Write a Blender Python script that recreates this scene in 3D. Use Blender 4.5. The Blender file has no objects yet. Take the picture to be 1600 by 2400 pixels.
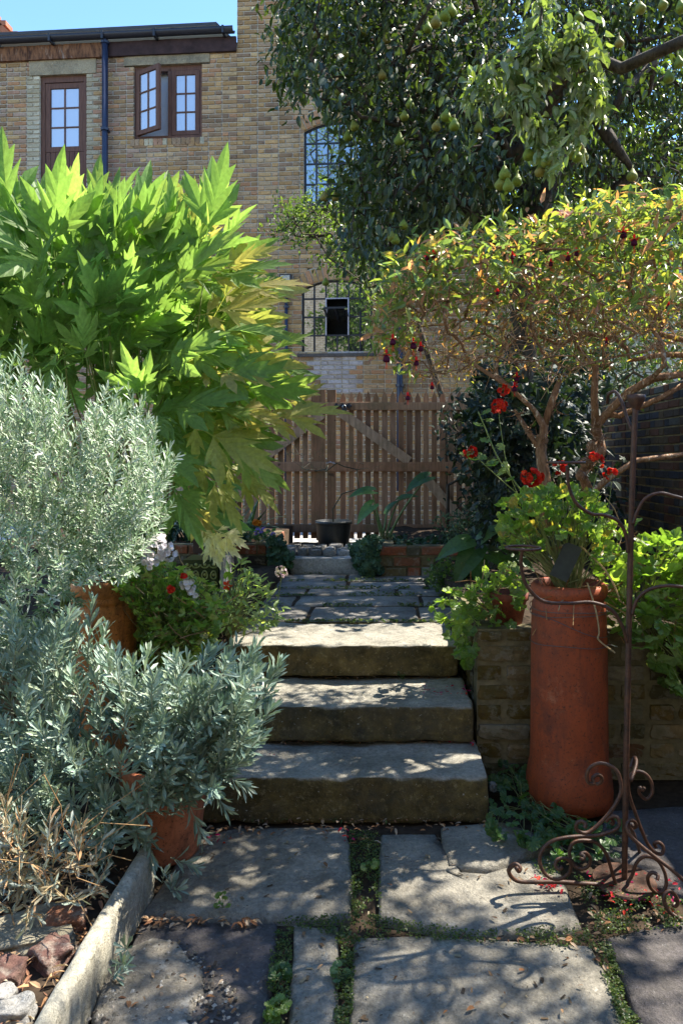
import bpy, math, random
import numpy as np
from mathutils import Vector, Matrix, noise
R = math.radians
rng = np.random.default_rng(7)
rnd = random.Random(11)
SC = bpy.context.scene
COL = SC.collection

# ------------------------------------------------------------------ camera, sky, sun, exposure
EYE = 1.5
FPX = 1700.0                      # focal length in pixels of the 1600 x 2400 photograph
cam_d = bpy.data.cameras.new('camera')
cam_d.sensor_fit = 'VERTICAL'; cam_d.sensor_height = 36.0; cam_d.sensor_width = 24.0
cam_d.lens = FPX / 2400 * 36.0
cam_d.shift_x = (800 - 890) / 2400.0
cam_d.shift_y = (1071 - 1200) / 2400.0
cam_d.clip_start = 0.05; cam_d.clip_end = 500
cam = bpy.data.objects.new('camera', cam_d); COL.objects.link(cam)
cam.location = (0, 0, EYE); cam.rotation_euler = (R(90), 0, 0)
SC.camera = cam

SUN_AZ, SUN_EL = R(64), R(52)     # azimuth measured from +Y (straight ahead) towards +X (right)
world = bpy.data.worlds.new('World'); SC.world = world; world.use_nodes = True
wn = world.node_tree; wn.nodes.clear()
wo = wn.nodes.new('ShaderNodeOutputWorld'); wb = wn.nodes.new('ShaderNodeBackground')
sk = wn.nodes.new('ShaderNodeTexSky'); sk.sky_type = 'NISHITA'; sk.sun_disc = False
sk.sun_elevation = SUN_EL; sk.sun_rotation = SUN_AZ
sk.air_density = 1.0; sk.dust_density = 0.0; sk.ozone_density = 3.0
wb.inputs['Strength'].default_value = 0.15
hs = wn.nodes.new('ShaderNodeHueSaturation'); hs.inputs['Saturation'].default_value = 1.1; hs.inputs['Value'].default_value = .82
wn.links.new(sk.outputs[0], hs.inputs['Color']); wn.links.new(hs.outputs[0], wb.inputs[0]); wn.links.new(wb.outputs[0], wo.inputs[0])
sun_d = bpy.data.lights.new('sun', 'SUN'); sun_d.energy = 4.4; sun_d.angle = R(0.53); sun_d.color = (1.0, 0.92, 0.79)
sun = bpy.data.objects.new('sun', sun_d); COL.objects.link(sun)
to_sun = Vector((math.sin(SUN_AZ)*math.cos(SUN_EL), math.cos(SUN_AZ)*math.cos(SUN_EL), math.sin(SUN_EL)))
sun.rotation_euler = to_sun.to_track_quat('Z', 'Y').to_euler(); sun.location = (4, 4, 9)
vs = SC.view_settings
vs.view_transform = 'Standard'; vs.look = 'None'; vs.gamma = 1.0; vs.use_curve_mapping = False
vs.exposure = 1.85
SC.cycles.max_bounces = 8; SC.cycles.diffuse_bounces = 4; SC.cycles.glossy_bounces = 3
SC.cycles.transmission_bounces = 4; SC.cycles.transparent_max_bounces = 8

# ------------------------------------------------------------------ helpers
def at(px, py, Y):
    """point at depth Y seen at (px,py) of the photograph"""
    return Vector(((px-890)*Y/FPX, Y, EYE-(py-1071)*Y/FPX))
def onz(px, py, z=0.0):
    Y = FPX*(EYE-z)/(py-1071)
    return Vector(((px-890)*Y/FPX, Y, z))
def unit(v):
    v = np.asarray(v, float); return v/(np.linalg.norm(v, axis=-1, keepdims=True)+1e-9)

def props(o, label=None, cat=None, group=None, kind=None):
    if label: o['label'] = label
    if cat: o['category'] = cat
    if group: o['group'] = group
    if kind: o['kind'] = kind
    return o
ROOTM = {}
def thing(name, loc, label, cat, group=None, kind=None):
    o = bpy.data.objects.new(name, None); COL.objects.link(o)
    o.location = loc; o.empty_display_size = 0.1
    ROOTM[o.name] = Matrix.Translation(Vector(loc))
    return props(o, label, cat, group, kind)
WORLDM = {}
def link(name, me, parent=None, M=None, **k):
    o = bpy.data.objects.new(name, me); COL.objects.link(o)
    M = M if M is not None else Matrix.Identity(4)
    if parent is not None:
        o.parent = parent
        o.matrix_parent_inverse = (ROOTM.get(parent.name) or WORLDM.get(parent.name) or Matrix.Identity(4)).inverted()
    o.matrix_basis = M
    WORLDM[o.name] = M.copy()
    return props(o, **k)

def np_mesh(name, V, loops, starts, cols=None, mat=None, smooth=False):
    me = bpy.data.meshes.new(name)
    me.vertices.add(len(V)); me.vertices.foreach_set('co', np.ascontiguousarray(V, dtype=np.float32).ravel())
    me.loops.add(len(loops)); me.loops.foreach_set('vertex_index', np.ascontiguousarray(loops, dtype=np.int32))
    me.polygons.add(len(starts)); me.polygons.foreach_set('loop_start', np.ascontiguousarray(starts, dtype=np.int32))
    me.polygons.foreach_set('use_smooth', np.full(len(starts), bool(smooth)))
    me.update(calc_edges=True)
    if cols is not None:
        a = me.attributes.new('col', 'FLOAT_COLOR', 'POINT')
        c = np.ones((len(V), 4), np.float32); c[:, :3] = cols
        a.data.foreach_set('color', c.ravel())
    if mat is not None: me.materials.append(mat)
    return me

class MB:
    """collects shapes, builds ONE mesh object"""
    def __init__(s): s.V = []; s.F = []; s.C = []; s.c = (.5, .5, .5)
    def add(s, V, F, c=None):
        n = len(s.V); s.V += [tuple(v) for v in V]; s.F += [tuple(i+n for i in f) for f in F]
        s.C += [c or s.c]*len(V); return s
    def box(s, c, size, ax=None, col=None):
        ax = ax or (Vector((1,0,0)), Vector((0,1,0)), Vector((0,0,1)))
        c = Vector(c); h = [ax[i]*(size[i]/2) for i in range(3)]
        V = [c+h[0]*a+h[1]*b+h[2]*d for d in (-1,1) for b in (-1,1) for a in (-1,1)]
        return s.add(V, [(0,2,3,1),(4,5,7,6),(0,1,5,4),(2,6,7,3),(0,4,6,2),(1,3,7,5)], col)
    def beam(s, a, b, w, d, up=(0,0,1), col=None):
        a, b = Vector(a), Vector(b); z = (b-a); L = z.length; z.normalize()
        x = Vector(up).cross(z)
        if x.length < 1e-4: x = Vector((1,0,0)).cross(z)
        x.normalize(); y = z.cross(x)
        return s.box((a+b)/2, (w, d, L), (x, y, z), col)
    def tube(s, pts, rad, sides=6, cap=True, col=None, wob=0.0):
        P = [Vector(p) for p in pts]; n = len(P)
        rr = rad if hasattr(rad, '__len__') else [rad]*n
        t0 = (P[1]-P[0]).normalized()
        u = t0.orthogonal().normalized(); V = []; F = []
        for i in range(n):
            t = (P[min(i+1, n-1)]-P[max(i-1, 0)])
            t = t.normalized() if t.length > 1e-9 else t0
            u = (u - t*u.dot(t)); u = u.normalized() if u.length > 1e-6 else t.orthogonal().normalized()
            v = t.cross(u)
            for k in range(sides):
                a = 2*math.pi*k/sides; r = rr[i]
                if wob: r *= 1+wob*noise.noise(Vector((P[i].x*9+math.cos(a)*2, P[i].y*9+math.sin(a)*2, P[i].z*14)))
                V.append(P[i]+u*(math.cos(a)*r)+v*(math.sin(a)*r))
        for i in range(n-1):
            for k in range(sides):
                a = i*sides+k; b = i*sides+(k+1) % sides
                F.append((a, b, b+sides, a+sides))
        if cap:
            F.append(tuple(range(sides-1, -1, -1))); F.append(tuple((n-1)*sides+k for k in range(sides)))
        return s.add(V, F, col)
    def lathe(s, prof, c, sides=32, wob=0.0, col=None, seed=0.0):
        c = Vector(c); V = []; F = []; m = len(prof)
        for i, (r, z) in enumerate(prof):
            for k in range(sides):
                a = 2*math.pi*k/sides; q = r
                if wob: q += wob*noise.noise(Vector((math.cos(a)*2+seed, math.sin(a)*2, z*5)))
                V.append((c.x+math.cos(a)*q, c.y+math.sin(a)*q, c.z+z))
        for i in range(m-1):
            for k in range(sides):
                a = i*sides+k; b = i*sides+(k+1) % sides
                F.append((a, b, b+sides, a+sides))
        return s.add(V, F, col)
    def build(s, name, mat, parent=None, smooth=False, label=None, kind=None, cat=None, group=None):
        L = [i for f in s.F for i in f]; st = []; k = 0
        for f in s.F: st.append(k); k += len(f)
        me = np_mesh(name, np.array([tuple(v) for v in s.V]).reshape(-1, 3), L, st, np.array(s.C).reshape(-1, 3), mat, smooth)
        return link(name, me, parent, label=label, kind=kind, cat=cat, group=group)

class Tpl:
    """small template mesh"""
    def __init__(s, V, F):
        s.V = np.array(V, float); s.F = F
        s.loops = np.array([i for f in F for i in f], int)
        ln = np.array([len(f) for f in F]); s.starts = np.concatenate(([0], np.cumsum(ln)[:-1]))
_cache = {}
class Scatter:
    """many alike pieces: the n that show largest become objects, the rest one 'stuff' mesh"""
    def __init__(s, tpls, palette, mat, smooth=False):
        s.t = tpls; s.p = [tuple(c) for c in palette]; s.mat = mat; s.smooth = smooth
        s.T = []; s.M = []; s.P = []; s.Ci = []; s.key = id(s)
    def put(s, M3, P, ti=None, ci=None):
        s.T.append(rnd.randrange(len(s.t)) if ti is None else ti)
        s.M.append(M3); s.P.append(P); s.Ci.append(rnd.randrange(len(s.p)) if ci is None else ci)
    def leaf(s, P, d, nrm, size, ti=None, ci=None, w=1.0):
        d = np.asarray(d, float); d = d/(np.linalg.norm(d)+1e-9)
        n = np.asarray(nrm, float); y = np.cross(n, d); ly = np.linalg.norm(y)
        if ly < 1e-4:
            y = np.cross((.3, .5, .8), d); ly = np.linalg.norm(y)
        y = y/ly; z = np.cross(d, y)
        s.put(np.stack([d*size, y*size*w, z*size], 1), np.asarray(P, float), ti, ci)
    def emit(s, parent, name, stuff_name, n_ind=300, jit=.18, label=None):
        N = len(s.T)
        if not N: return
        T = np.array(s.T); M = np.array(s.M); P = np.array(s.P); Ci = np.array(s.Ci)
        px = 890+FPX*P[:, 0]/np.maximum(P[:, 1], .3); py = 1071-FPX*(P[:, 2]-EYE)/np.maximum(P[:, 1], .3)
        inside = (px > -20) & (px < 1620) & (py > -20) & (py < 2420)
        size = np.abs(np.linalg.det(M))**(1/3)
        sc = size/np.maximum(P[:, 1], .3)*np.where(inside, 1, .01)
        order = np.argsort(-sc); ind = order[:n_ind]; rest = order[n_ind:]
        for i in ind:
            k = (s.key, int(T[i]), int(Ci[i]))
            if k not in _cache:
                t = s.t[T[i]]
                _cache[k] = np_mesh(name, t.V, t.loops, t.starts, np.array([s.p[Ci[i]]]*len(t.V)), s.mat, s.smooth)
            mm = Matrix.Identity(4)
            for a in range(3):
                mm[a][3] = P[i][a]
                for b in range(3): mm[a][b] = M[i][a][b]
            link(name, _cache[k], parent, mm)
        if len(rest):
            VV = []; LL = []; SS = []; CC = []; vo = 0; lo = 0; pal = np.array(s.p)
            for ti, t in enumerate(s.t):
                q = rest[T[rest] == ti]
                if not len(q): continue
                V = np.einsum('nij,vj->nvi', M[q], t.V)+P[q][:, None, :]
                nv = len(t.V); n = len(q)
                VV.append(V.reshape(-1, 3))
                LL.append((t.loops[None, :]+vo+np.arange(n)[:, None]*nv).ravel())
                SS.append((t.starts[None, :]+lo+np.arange(n)[:, None]*len(t.loops)).ravel())
                c = pal[Ci[q]]*(1+jit*(rng.random((n, 1))*2-1)); CC.append(np.repeat(c, nv, 0))
                vo += nv*n; lo += len(t.loops)*n
            me = np_mesh(stuff_name, np.concatenate(VV), np.concatenate(LL), np.concatenate(SS), np.concatenate(CC), s.mat, s.smooth)
            link(stuff_name, me, parent, kind='stuff')

# ------------------------------------------------------------------ materials
class N:
    def __init__(s, name):
        s.m = bpy.data.materials.new(name); s.m.use_nodes = True; s.t = s.m.node_tree; s.t.nodes.clear()
        s.out = s.n('ShaderNodeOutputMaterial')
    def n(s, typ, **k):
        x = s.t.nodes.new(typ)
        for a, b in k.items():
            if a.startswith('i_'): 
                key = a[2:]; key = int(key) if key.isdigit() else key.replace('_', ' ')
                x.inputs[key].default_value = b
            else: setattr(x, a, b)
        return x
    def l(s, a, b): s.t.links.new(a, b)
    def coords(s): 
        return s.n('ShaderNodeNewGeometry').outputs['Position']
    def noise(s, scale, detail=4, rough=.55, vec=None, dist=0.0):
        x = s.n('ShaderNodeTexNoise'); x.inputs['Scale'].default_value = scale
        x.inputs['Detail'].default_value = detail; x.inputs['Roughness'].default_value = rough; x.inputs['Distortion'].default_value = dist
        s.l(vec if vec is not None else s.coords(), x.inputs['Vector']); return x.outputs[0]
    def ramp(s, fac, stops):
        x = s.n('ShaderNodeValToRGB'); e = x.color_ramp.elements
        while len(e) < len(stops): e.new(.5)
        for i, (p, c) in enumerate(stops):
            e[i].position = p; e[i].color = (c, c, c, 1) if not hasattr(c, '__len__') else (*c, 1)
        s.l(fac, x.inputs[0]); return x.outputs[0]
    def mix(s, fac, a, b, mode='MIX'):
        x = s.n('ShaderNodeMix', data_type='RGBA', blend_type=mode)
        for sock, v in ((0, fac), (6, a), (7, b)):
            if hasattr(v, 'is_output'): s.l(v, x.inputs[sock])
            elif sock == 0: x.inputs[0].default_value = v
            else: x.inputs[sock].default_value = (*v, 1)
        return x.outputs[2]
    def math(s, op, a, b=0.0):
        x = s.n('ShaderNodeMath', operation=op)
        for i, v in enumerate((a, b)):
            if hasattr(v, 'is_output'): s.l(v, x.inputs[i])
            else: x.inputs[i].default_value = v
        return x.outputs[0]
    def attr(s): return s.n('ShaderNodeAttribute', attribute_name='col').outputs['Color']
    def bump(s, h, strength=.4, dist=.01, prev=None):
        x = s.n('ShaderNodeBump'); x.inputs['Strength'].default_value = strength; x.inputs['Distance'].default_value = dist
        s.l(h, x.inputs['Height'])
        if prev is not None: s.l(prev, x.inputs['Normal'])
        return x.outputs[0]
    def bsdf(s, col, rough=.8, spec=.3, normal=None, metal=0.0, **k):
        x = s.n('ShaderNodeBsdfPrincipled')
        if hasattr(col, 'is_output'): s.l(col, x.inputs['Base Color'])
        else: x.inputs['Base Color'].default_value = (*col, 1)
        if hasattr(rough, 'is_output'): s.l(rough, x.inputs['Roughness'])
        else: x.inputs['Roughness'].default_value = rough
        x.inputs['Specular IOR Level'].default_value = spec; x.inputs['Metallic'].default_value = metal
        if normal is not None: s.l(normal, x.inputs['Normal'])
        return x
    def done(s, sh):
        s.l(sh if hasattr(sh, 'is_output') else sh.outputs[0], s.out.inputs['Surface']); return s.m

def leafmat(name, trans=.35, tint=(1.5, 1.6, .6), rough=.42, spec=.5, vein=.25):
    n = N(name); c = n.attr()
    f = n.noise(55, 3); c2 = n.mix(1.0, c, n.ramp(f, [(.25, 1-vein), (.75, 1+vein)]), 'MULTIPLY')
    b = n.bsdf(c2, rough, spec, n.bump(f, .25, .004))
    t = n.n('ShaderNodeBsdfTranslucent'); n.l(n.mix(1.0, c2, tint, 'MULTIPLY'), t.inputs['Color'])
    m = n.n('ShaderNodeMixShader'); m.inputs[0].default_value = trans
    n.l(b.outputs[0], m.inputs[1]); n.l(t.outputs[0], m.inputs[2])
    return n.done(m.outputs[0])
def barkmat(name, a, b, scale=40, light=(.5, .42, .3), lt=.62):
    n = N(name); p = n.coords()
    mp = n.n('ShaderNodeMapping'); mp.inputs['Scale'].default_value = (1, 1, .3); n.l(p, mp.inputs[0])
    f = n.noise(scale, 5, .65, mp.outputs[0]); c = n.mix(n.ramp(f, [(.35, 0), (.6, 1)]), a, b)
    g = n.noise(scale*.6, 3, .6, mp.outputs[0]); c = n.mix(n.ramp(g, [(lt, 0), (lt+.08, 1)]), c, light)
    return n.done(n.bsdf(c, .85, .15, n.bump(f, .9, .02)))
def brickmat(name, moss=0.0, mosscol=(.06, .07, .02), white=0.0, soot=.5):
    n = N(name); c = n.attr()
    f = n.noise(38, 5, .7); c = n.mix(1.0, c, n.ramp(f, [(.25, .68), (.75, 1.25)]), 'MULTIPLY')
    c = n.mix(1.0, c, n.ramp(n.noise(.9, 6, .7, None, .8), [(.32, .66), (.62, 1.14)]), 'MULTIPLY')
    s2 = n.noise(9, 5, .7); c = n.mix(n.math('MULTIPLY', n.ramp(s2, [(.56, 0), (.72, 1)]), soot), c, (.06, .05, .045))
    if white: c = n.mix(n.ramp(n.noise(12, 5, .7), [(.6-.25*white, 0), (.66-.2*white, white)]), c, (.42, .39, .35))
    if moss: c = n.mix(n.math('MULTIPLY', n.ramp(n.noise(6, 4, .65), [(.35, 0), (.65, 1)]), moss), c, mosscol)
    nb = n.bump(f, .7, .006); nb = n.bump(n.noise(150, 3, .7), .4, .002, nb)
    return n.done(n.bsdf(c, .9, .12, nb))
def flat(name, col, rough=.6, spec=.3, var=.2, scale=20, metal=0.0, bump=.15):
    n = N(name); f = n.noise(scale, 5, .6)
    c = n.mix(1.0, col, n.ramp(f, [(.25, 1-var), (.75, 1+var)]), 'MULTIPLY')
    return n.done(n.bsdf(c, rough, spec, n.bump(f, bump, .004) if bump else None, metal))
def colmat(name, rough=.7, spec=.3, var=.2, scale=30, bump=.4):
    n = N(name); f = n.noise(scale, 5, .65)
    c = n.mix(1.0, n.attr(), n.ramp(f, [(.25, 1-var), (.75, 1+var)]), 'MULTIPLY')
    return n.done(n.bsdf(c, rough, spec, n.bump(f, bump, .006)))
def stonemat(name, a, b, lich=(.42, .41, .36), riser=None, la=.62, moss=0.25):
    n = N(name); f = n.noise(5, 10, .75, None, .6); c = n.mix(n.ramp(f, [(.32, 0), (.68, 1)]), a, b)
    g = n.noise(60, 4, .75); c = n.mix(1.0, c, n.ramp(g, [(.25, .6), (.75, 1.3)]), 'MULTIPLY')
    c = n.mix(n.ramp(n.noise(14, 5, .7), [(la, 0), (la+.1, .8)]), c, lich)
    d = n.noise(3.2, 6, .7); c = n.mix(n.ramp(d, [(.6, 0), (.75, moss)]), c, (.05, .06, .02))
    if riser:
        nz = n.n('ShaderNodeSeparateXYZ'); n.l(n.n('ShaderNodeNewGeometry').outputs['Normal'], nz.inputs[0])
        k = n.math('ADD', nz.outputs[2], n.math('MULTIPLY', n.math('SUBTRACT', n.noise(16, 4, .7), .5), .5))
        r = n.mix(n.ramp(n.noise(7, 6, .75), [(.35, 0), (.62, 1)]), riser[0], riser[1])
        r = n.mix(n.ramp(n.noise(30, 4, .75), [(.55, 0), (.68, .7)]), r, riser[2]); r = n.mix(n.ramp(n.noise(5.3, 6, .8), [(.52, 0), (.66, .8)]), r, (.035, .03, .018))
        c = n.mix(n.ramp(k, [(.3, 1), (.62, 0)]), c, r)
    c = n.mix(n.ramp(n.noise(140, 2, .6), [(.64, 0), (.7, .6)]), c, (.07, .065, .05))
    c = n.mix(n.ramp(n.noise(2.3, 7, .8), [(.38, .55), (.55, 0)]), c, (.075, .07, .055))
    c = n.mix(n.ramp(n.noise(45, 3, .8), [(.66, 0), (.70, .75)]), c, lich)
    nb = n.bump(f, .9, .035); nb = n.bump(g, .9, .008, nb)
    return n.done(n.bsdf(c, .88, .2, nb))
# ------------------------------------------------------------------ the setting
M_stone = stonemat('flagstone', (.20, .186, .155), (.37, .345, .285))
M_slate = stonemat('purple_slate', (.085, .076, .076), (.15, .135, .132), (.3, .29, .28), la=.7, moss=.1)
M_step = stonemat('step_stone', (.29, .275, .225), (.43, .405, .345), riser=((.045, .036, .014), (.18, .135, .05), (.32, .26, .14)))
M_terr = stonemat('terrace_stone', (.20, .19, .175), (.33, .315, .285), la=.7)
M_pale = stonemat('pale_stone', (.30, .29, .27), (.45, .44, .41), moss=.6)
M_conc = stonemat('broken_concrete', (.23, .205, .165), (.40, .365, .30), (.50, .48, .42), la=.56, moss=.7)
M_lint = stonemat('lintel_stone', (.33, .27, .18), (.46, .38, .25), la=.75, moss=0)
M_soil = flat('soil', (.045, .032, .022), .95, .1, .5, 30, bump=1.0)
M_yard = flat('yard_paving', (.42, .41, .39), .9, .1, .25, 3)
M_mort = flat('mortar', (.47, .42, .34), .95, .1, .3, 25)
M_mortg = flat('mossy_mortar', (.145, .125, .075), .95, .1, .5, 18, bump=.8)
M_brick = brickmat('stock_brick', soot=.45)
M_brickw = brickmat('retaining_brick', moss=.7, white=.42, soot=.6, mosscol=(.055, .055, .018))
M_brickd = brickmat('engineering_brick', soot=.9, moss=.15)
M_planter = brickmat('planter_brick', moss=.35, white=.35, soot=.6)

# ground, beds
def sheet(name, poly, z, mat, kind='structure', sub=0):
    m = MB(); m.add([(x, y, z) for x, y in poly], [tuple(range(len(poly)))]); return m.build(name, mat, kind=kind)
sheet('ground', [(-80, -40), (80, -40), (80, 120), (-80, 120)], -.03, M_soil)
sheet('yard', [(-6, 8.0), (9, 8.0), (9, 12.6), (-6, 12.6)], .42, M_yard)
def bed(name, x0, x1, y0, y1, zt, amp=.03, nx=26, ny=26, z0=-.02):
    m = MB(); V = []; F = []
    for j in range(ny+1):
        for i in range(nx+1):
            x = x0+(x1-x0)*i/nx; y = y0+(y1-y0)*j/ny
            V.append((x, y, zt+amp*noise.noise(Vector((x*6, y*6, 1)))+amp*.6*noise.noise(Vector((x*17, y*17, 3)))))
    for j in range(ny):
        for i in range(nx):
            a = j*(nx+1)+i; F.append((a, a+1, a+nx+2, a+nx+1))
    n = nx+1; per = [i for i in range(n)]+[j*n+nx for j in range(1, ny+1)]+[ny*n+i for i in range(nx-1, -1, -1)]+[j*n for j in range(ny-1, 0, -1)]
    base = len(V); V += [(V[i][0], V[i][1], z0) for i in per]
    for k in range(len(per)):
        k2 = (k+1) % len(per); F.append((per[k], base+k, base+k2, per[k2]))
    m.add(V, F); return m.build(name, M_soil, kind='structure', smooth=True)
bed('flower_bed', .46, 2.5, 3.52, 6.35, .66)
bed('flower_bed', -3.4, -.78, 3.55, 6.5, .60)
bed('flower_bed', .10, 2.5, 6.02, 8.02, .72)
bed('flower_bed', -3.4, -.96, 6.03, 8.02, .74)
bed('flower_bed', -3.4, -.835, .3, 3.5, .085, .02)
bed('flower_bed', -.95, .10, 6.78, 8.02, .56, .015)

# paving slabs: polygon -> slab with worn rounded edge
def slab(poly, z, th, mat, parent, name='slab', jag=.012, seed=0, bev=.012, label=None, step=.06, dome=.004):
    P = [Vector((p[0], p[1])) for p in poly]; Q = []
    for i in range(len(P)):
        a, b = P[i], P[(i+1) % len(P)]; n = max(1, int((b-a).length/step))
        for k in range(n):
            t = k/n; p = a.lerp(b, t)
            q = Vector((noise.noise(Vector((p.x*7+seed, p.y*7, 1.7))), noise.noise(Vector((p.x*7, p.y*7+seed, 5.1)))))
            Q.append(p+q*jag)
    c = sum(Q, Vector((0, 0)))/len(Q); V = []; F = []; m = len(Q)
    rings = [(1.0, -th, 0), (1.0, -bev, 0), (1.0, 0, bev), (.72, dome*.7, 0), (.4, dome, 0)]
    for s, dz, ins in rings:
        for q in Q:
            d = (q-c); L = d.length; p = c+d*s*(1-ins/max(L, .01))
            V.append((p.x, p.y, z+dz+(.004*noise.noise(Vector((p.x*5, p.y*5, seed))) if dz >= 0 else 0)))
    for r in range(len(rings)-1):
        for k in range(m):
            a = r*m+k; b = r*m+(k+1) % m; F.append((a, b, b+m, a+m))
    V.append((c.x, c.y, z+dome)); 
    for k in range(m): F.append(((len(rings)-1)*m+k, (len(rings)-1)*m+(k+1) % m, len(V)-1))
    b = MB(); b.add(V, F); return b.build(name, mat, parent, smooth=True, label=label)
def g(*pts): return [tuple(onz(x, y)[:2]) for x, y in pts]
paving = thing('paving', (0, 2.2, 0), None, None, kind='structure')
slab(g((330, 2138), (452, 1962), (560, 1938), (812, 1936), (822, 2050), (826, 2146), (600, 2150)), 0, .05, M_stone, paving, seed=1)
slab(g((888, 1952), (1010, 1950), (1022, 1985), (1030, 2040), (1150, 2048), (1300, 1998), (1362, 2168), (1120, 2186), (890, 2152)), -.002, .05, M_stone, paving, seed=2)
slab(g((1032, 1942), (1180, 1930), (1270, 1962), (1296, 1990), (1150, 2038), (1045, 2030)), .012, .05, M_stone, paving, seed=3)
slab(g((828, 2196), (1000, 2190), (1388, 2216), (1442, 2310), (1560, 2640), (790, 2640), (815, 2400)), .002, .05, M_stone, paving, seed=4)
slab(g((690, 2164), (790, 2166), (792, 2400), (740, 2640), (610, 2640), (672, 2400)), 0, .05, M_stone, paving, seed=5)
slab(g((330, 2160), (480, 2152), (648, 2158), (640, 2300), (560, 2640), (300, 2640), (210, 2420)), -.004, .05, M_slate, paving, seed=6, label='purple slate slab')
slab(g((205, 2420), (262, 2260), (300, 2225), (352, 2200), (400, 2210), (432, 2245), (474, 2262), (484, 2320), (452, 2350), (436, 2392), (470, 2430), (462, 2480), (300, 2560), (160, 2560)), .012, .045, M_conc, paving, seed=7, jag=.03, label='broken patch of rough concrete')
slab(g((1420, 2190), (1700, 2120), (2100, 2640), (1580, 2640), (1500, 2400)), -.004, .05, M_slate, paving, seed=8)
slab(g((1395, 1985), (1420, 1900), (1700, 1880), (1950, 2100), (1640, 2110), (1500, 2060)), .0, .05, M_slate, paving, seed=9)
slab([(-.84, .55), (-.3, .5), (-.33, 1.5), (-.8, 1.52)], 0, .05, M_stone, paving, seed=10)
slab([(-.28, .5), (.7, .5), (.72, 1.5), (-.1, 1.52)], 0, .05, M_stone, paving, seed=11)
slab([(.75, .5), (2.4, .5), (2.4, 1.5), (1.0, 1.52)], 0, .05, M_slate, paving, seed=12)

# stairs of three thick worn stones
def rough_block(x0, x1, y0, y1, z0, z1, rad, seed, n=(60, 18, 12), amp=.007, chip=.02):
    L = Vector((x1-x0, y1-y0, z1-z0)); C = Vector((x0+x1, y0+y1, z0+z1))/2; V = []; F = []
    for ax in range(3):
        a, b = (ax+1) % 3, (ax+2) % 3
        for sg in (-1, 1):
            o = len(V); na, nb = n[a], n[b]
            for j in range(nb+1):
                for i in range(na+1):
                    p = Vector((0, 0, 0)); p[ax] = sg*L[ax]/2; p[a] = (i/na-.5)*L[a]; p[b] = (j/nb-.5)*L[b]
                    w = p+C
                    r = rad*(1+.9*noise.noise(Vector((w.x*4+seed, w.y*4, w.z*4))))+max(0, chip*noise.noise(Vector((w.x*9+seed, 3, w.z*3))))
                    q = Vector([max(-L[k]/2+r, min(L[k]/2-r, p[k])) for k in range(3)])
                    d = p-q
                    if d.length > 1e-6: p = q+d.normalized()*r
                    w = p+C; nn = d.normalized() if d.length > 1e-6 else Vector((0, 0, 0))
                    w += nn*(amp*noise.noise(Vector((w.x*6+seed, w.y*6, w.z*6)))+amp*.6*noise.noise(Vector((w.x*19, w.y*19+seed, w.z*19))))
                    if ax == 2 and sg == 1: w.z += -.012*math.exp(-((w.x-C.x)/.3)**2)
                    V.append(w)
            for j in range(nb):
                for i in range(na):
                    q = (o+j*(na+1)+i, o+j*(na+1)+i+1, o+(j+1)*(na+1)+i+1, o+(j+1)*(na+1)+i)
                    F.append(q if sg > 0 else q[::-1])
    return V, F
stairs = thing('stone_stairs', (-.15, 3.3, 0), 'three thick worn stone steps rising to the upper terrace', 'steps')
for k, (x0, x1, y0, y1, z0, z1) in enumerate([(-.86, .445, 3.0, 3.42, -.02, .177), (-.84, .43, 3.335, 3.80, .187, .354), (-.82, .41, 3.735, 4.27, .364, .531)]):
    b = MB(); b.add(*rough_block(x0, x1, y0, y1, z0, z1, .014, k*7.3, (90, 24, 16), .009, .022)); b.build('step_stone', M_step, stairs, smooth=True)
b = MB(); b.box((-.2, 3.62, .08), (1.15, .36, .16)); b.box((-.2, 4.02, .17), (1.15, .4, .34)); b.build('rubble_fill', M_mortg, stairs)

# upper terrace: rows of flags with weedy joints
terr = thing('terrace', (-.2, 5.2, .53), None, None, kind='structure')
b = MB(); b.box((-.25, 5.2, .255), (1.75, 1.86, .53)); b.build('bedding', M_soil, terr)
ys = [4.285, 4.73, 5.08, 5.35, 5.68, 6.03]
for j in range(5):
    x = -1.1
    while x < .55:
        w = rnd.uniform(.5, .85); x2 = min(x+w, .62)
        if x2-x < .15: break
        slab([(x+.006, ys[j]+.022), (x2-.006, ys[j]+.022+rnd.uniform(-.01, .01)), (x2-.006, ys[j+1]-.012), (x+.012, ys[j+1]-.012+rnd.uniform(-.01, .01))],
             .528+rnd.uniform(-.004, .004), .04, M_terr, terr, 'flagstone', .012, j*3+x)
        x = x2

# ------------------------------------------------------------------ brick laying
def brick_tpl(seed):
    r = random.Random(seed); e = .035; V = []
    def j(a): return r.uniform(-a, a)
    for y in (1.0, .10): 
        V += [(0+j(.008)*(y < 1), y, 0+j(.03)*(y < 1)), (1+j(.008)*(y < 1), y, 0+j(.03)*(y < 1)), (1+j(.008)*(y < 1), y, 1+j(.03)*(y < 1)), (0+j(.008)*(y < 1), y, 1+j(.03)*(y < 1))]
    V += [(.02+j(.012), j(.04), .07+j(.05)), (.98+j(.012), j(.04), .07+j(.05)), (.98+j(.012), j(.04), .93+j(.05)), (.02+j(.012), j(.04), .93+j(.05))]
    F = []
    for o in (0, 4):
        for k in range(4):
            k2 = (k+1) % 4; F.append((o+k, o+k2, o+4+k2, o+4+k))
    F.append((8, 9, 10, 11))
    return Tpl(V, F)
BT = [brick_tpl(i) for i in range(10)]
def rough_tpl(seed):
    V, F = rough_block(0, 1, 0, 1, 0, 1, .11, seed*3.7, (5, 2, 4), .06, .05); V = [Vector(v) for v in V]
    for v in V: v.x += .03*noise.noise(Vector((v.z*3, seed, 1))); v.y += .05*noise.noise(Vector((v.x*4+seed, v.z*4, 2)))
    return Tpl([tuple(v) for v in V], F)
BR_ = [rough_tpl(i) for i in range(12)]
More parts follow.
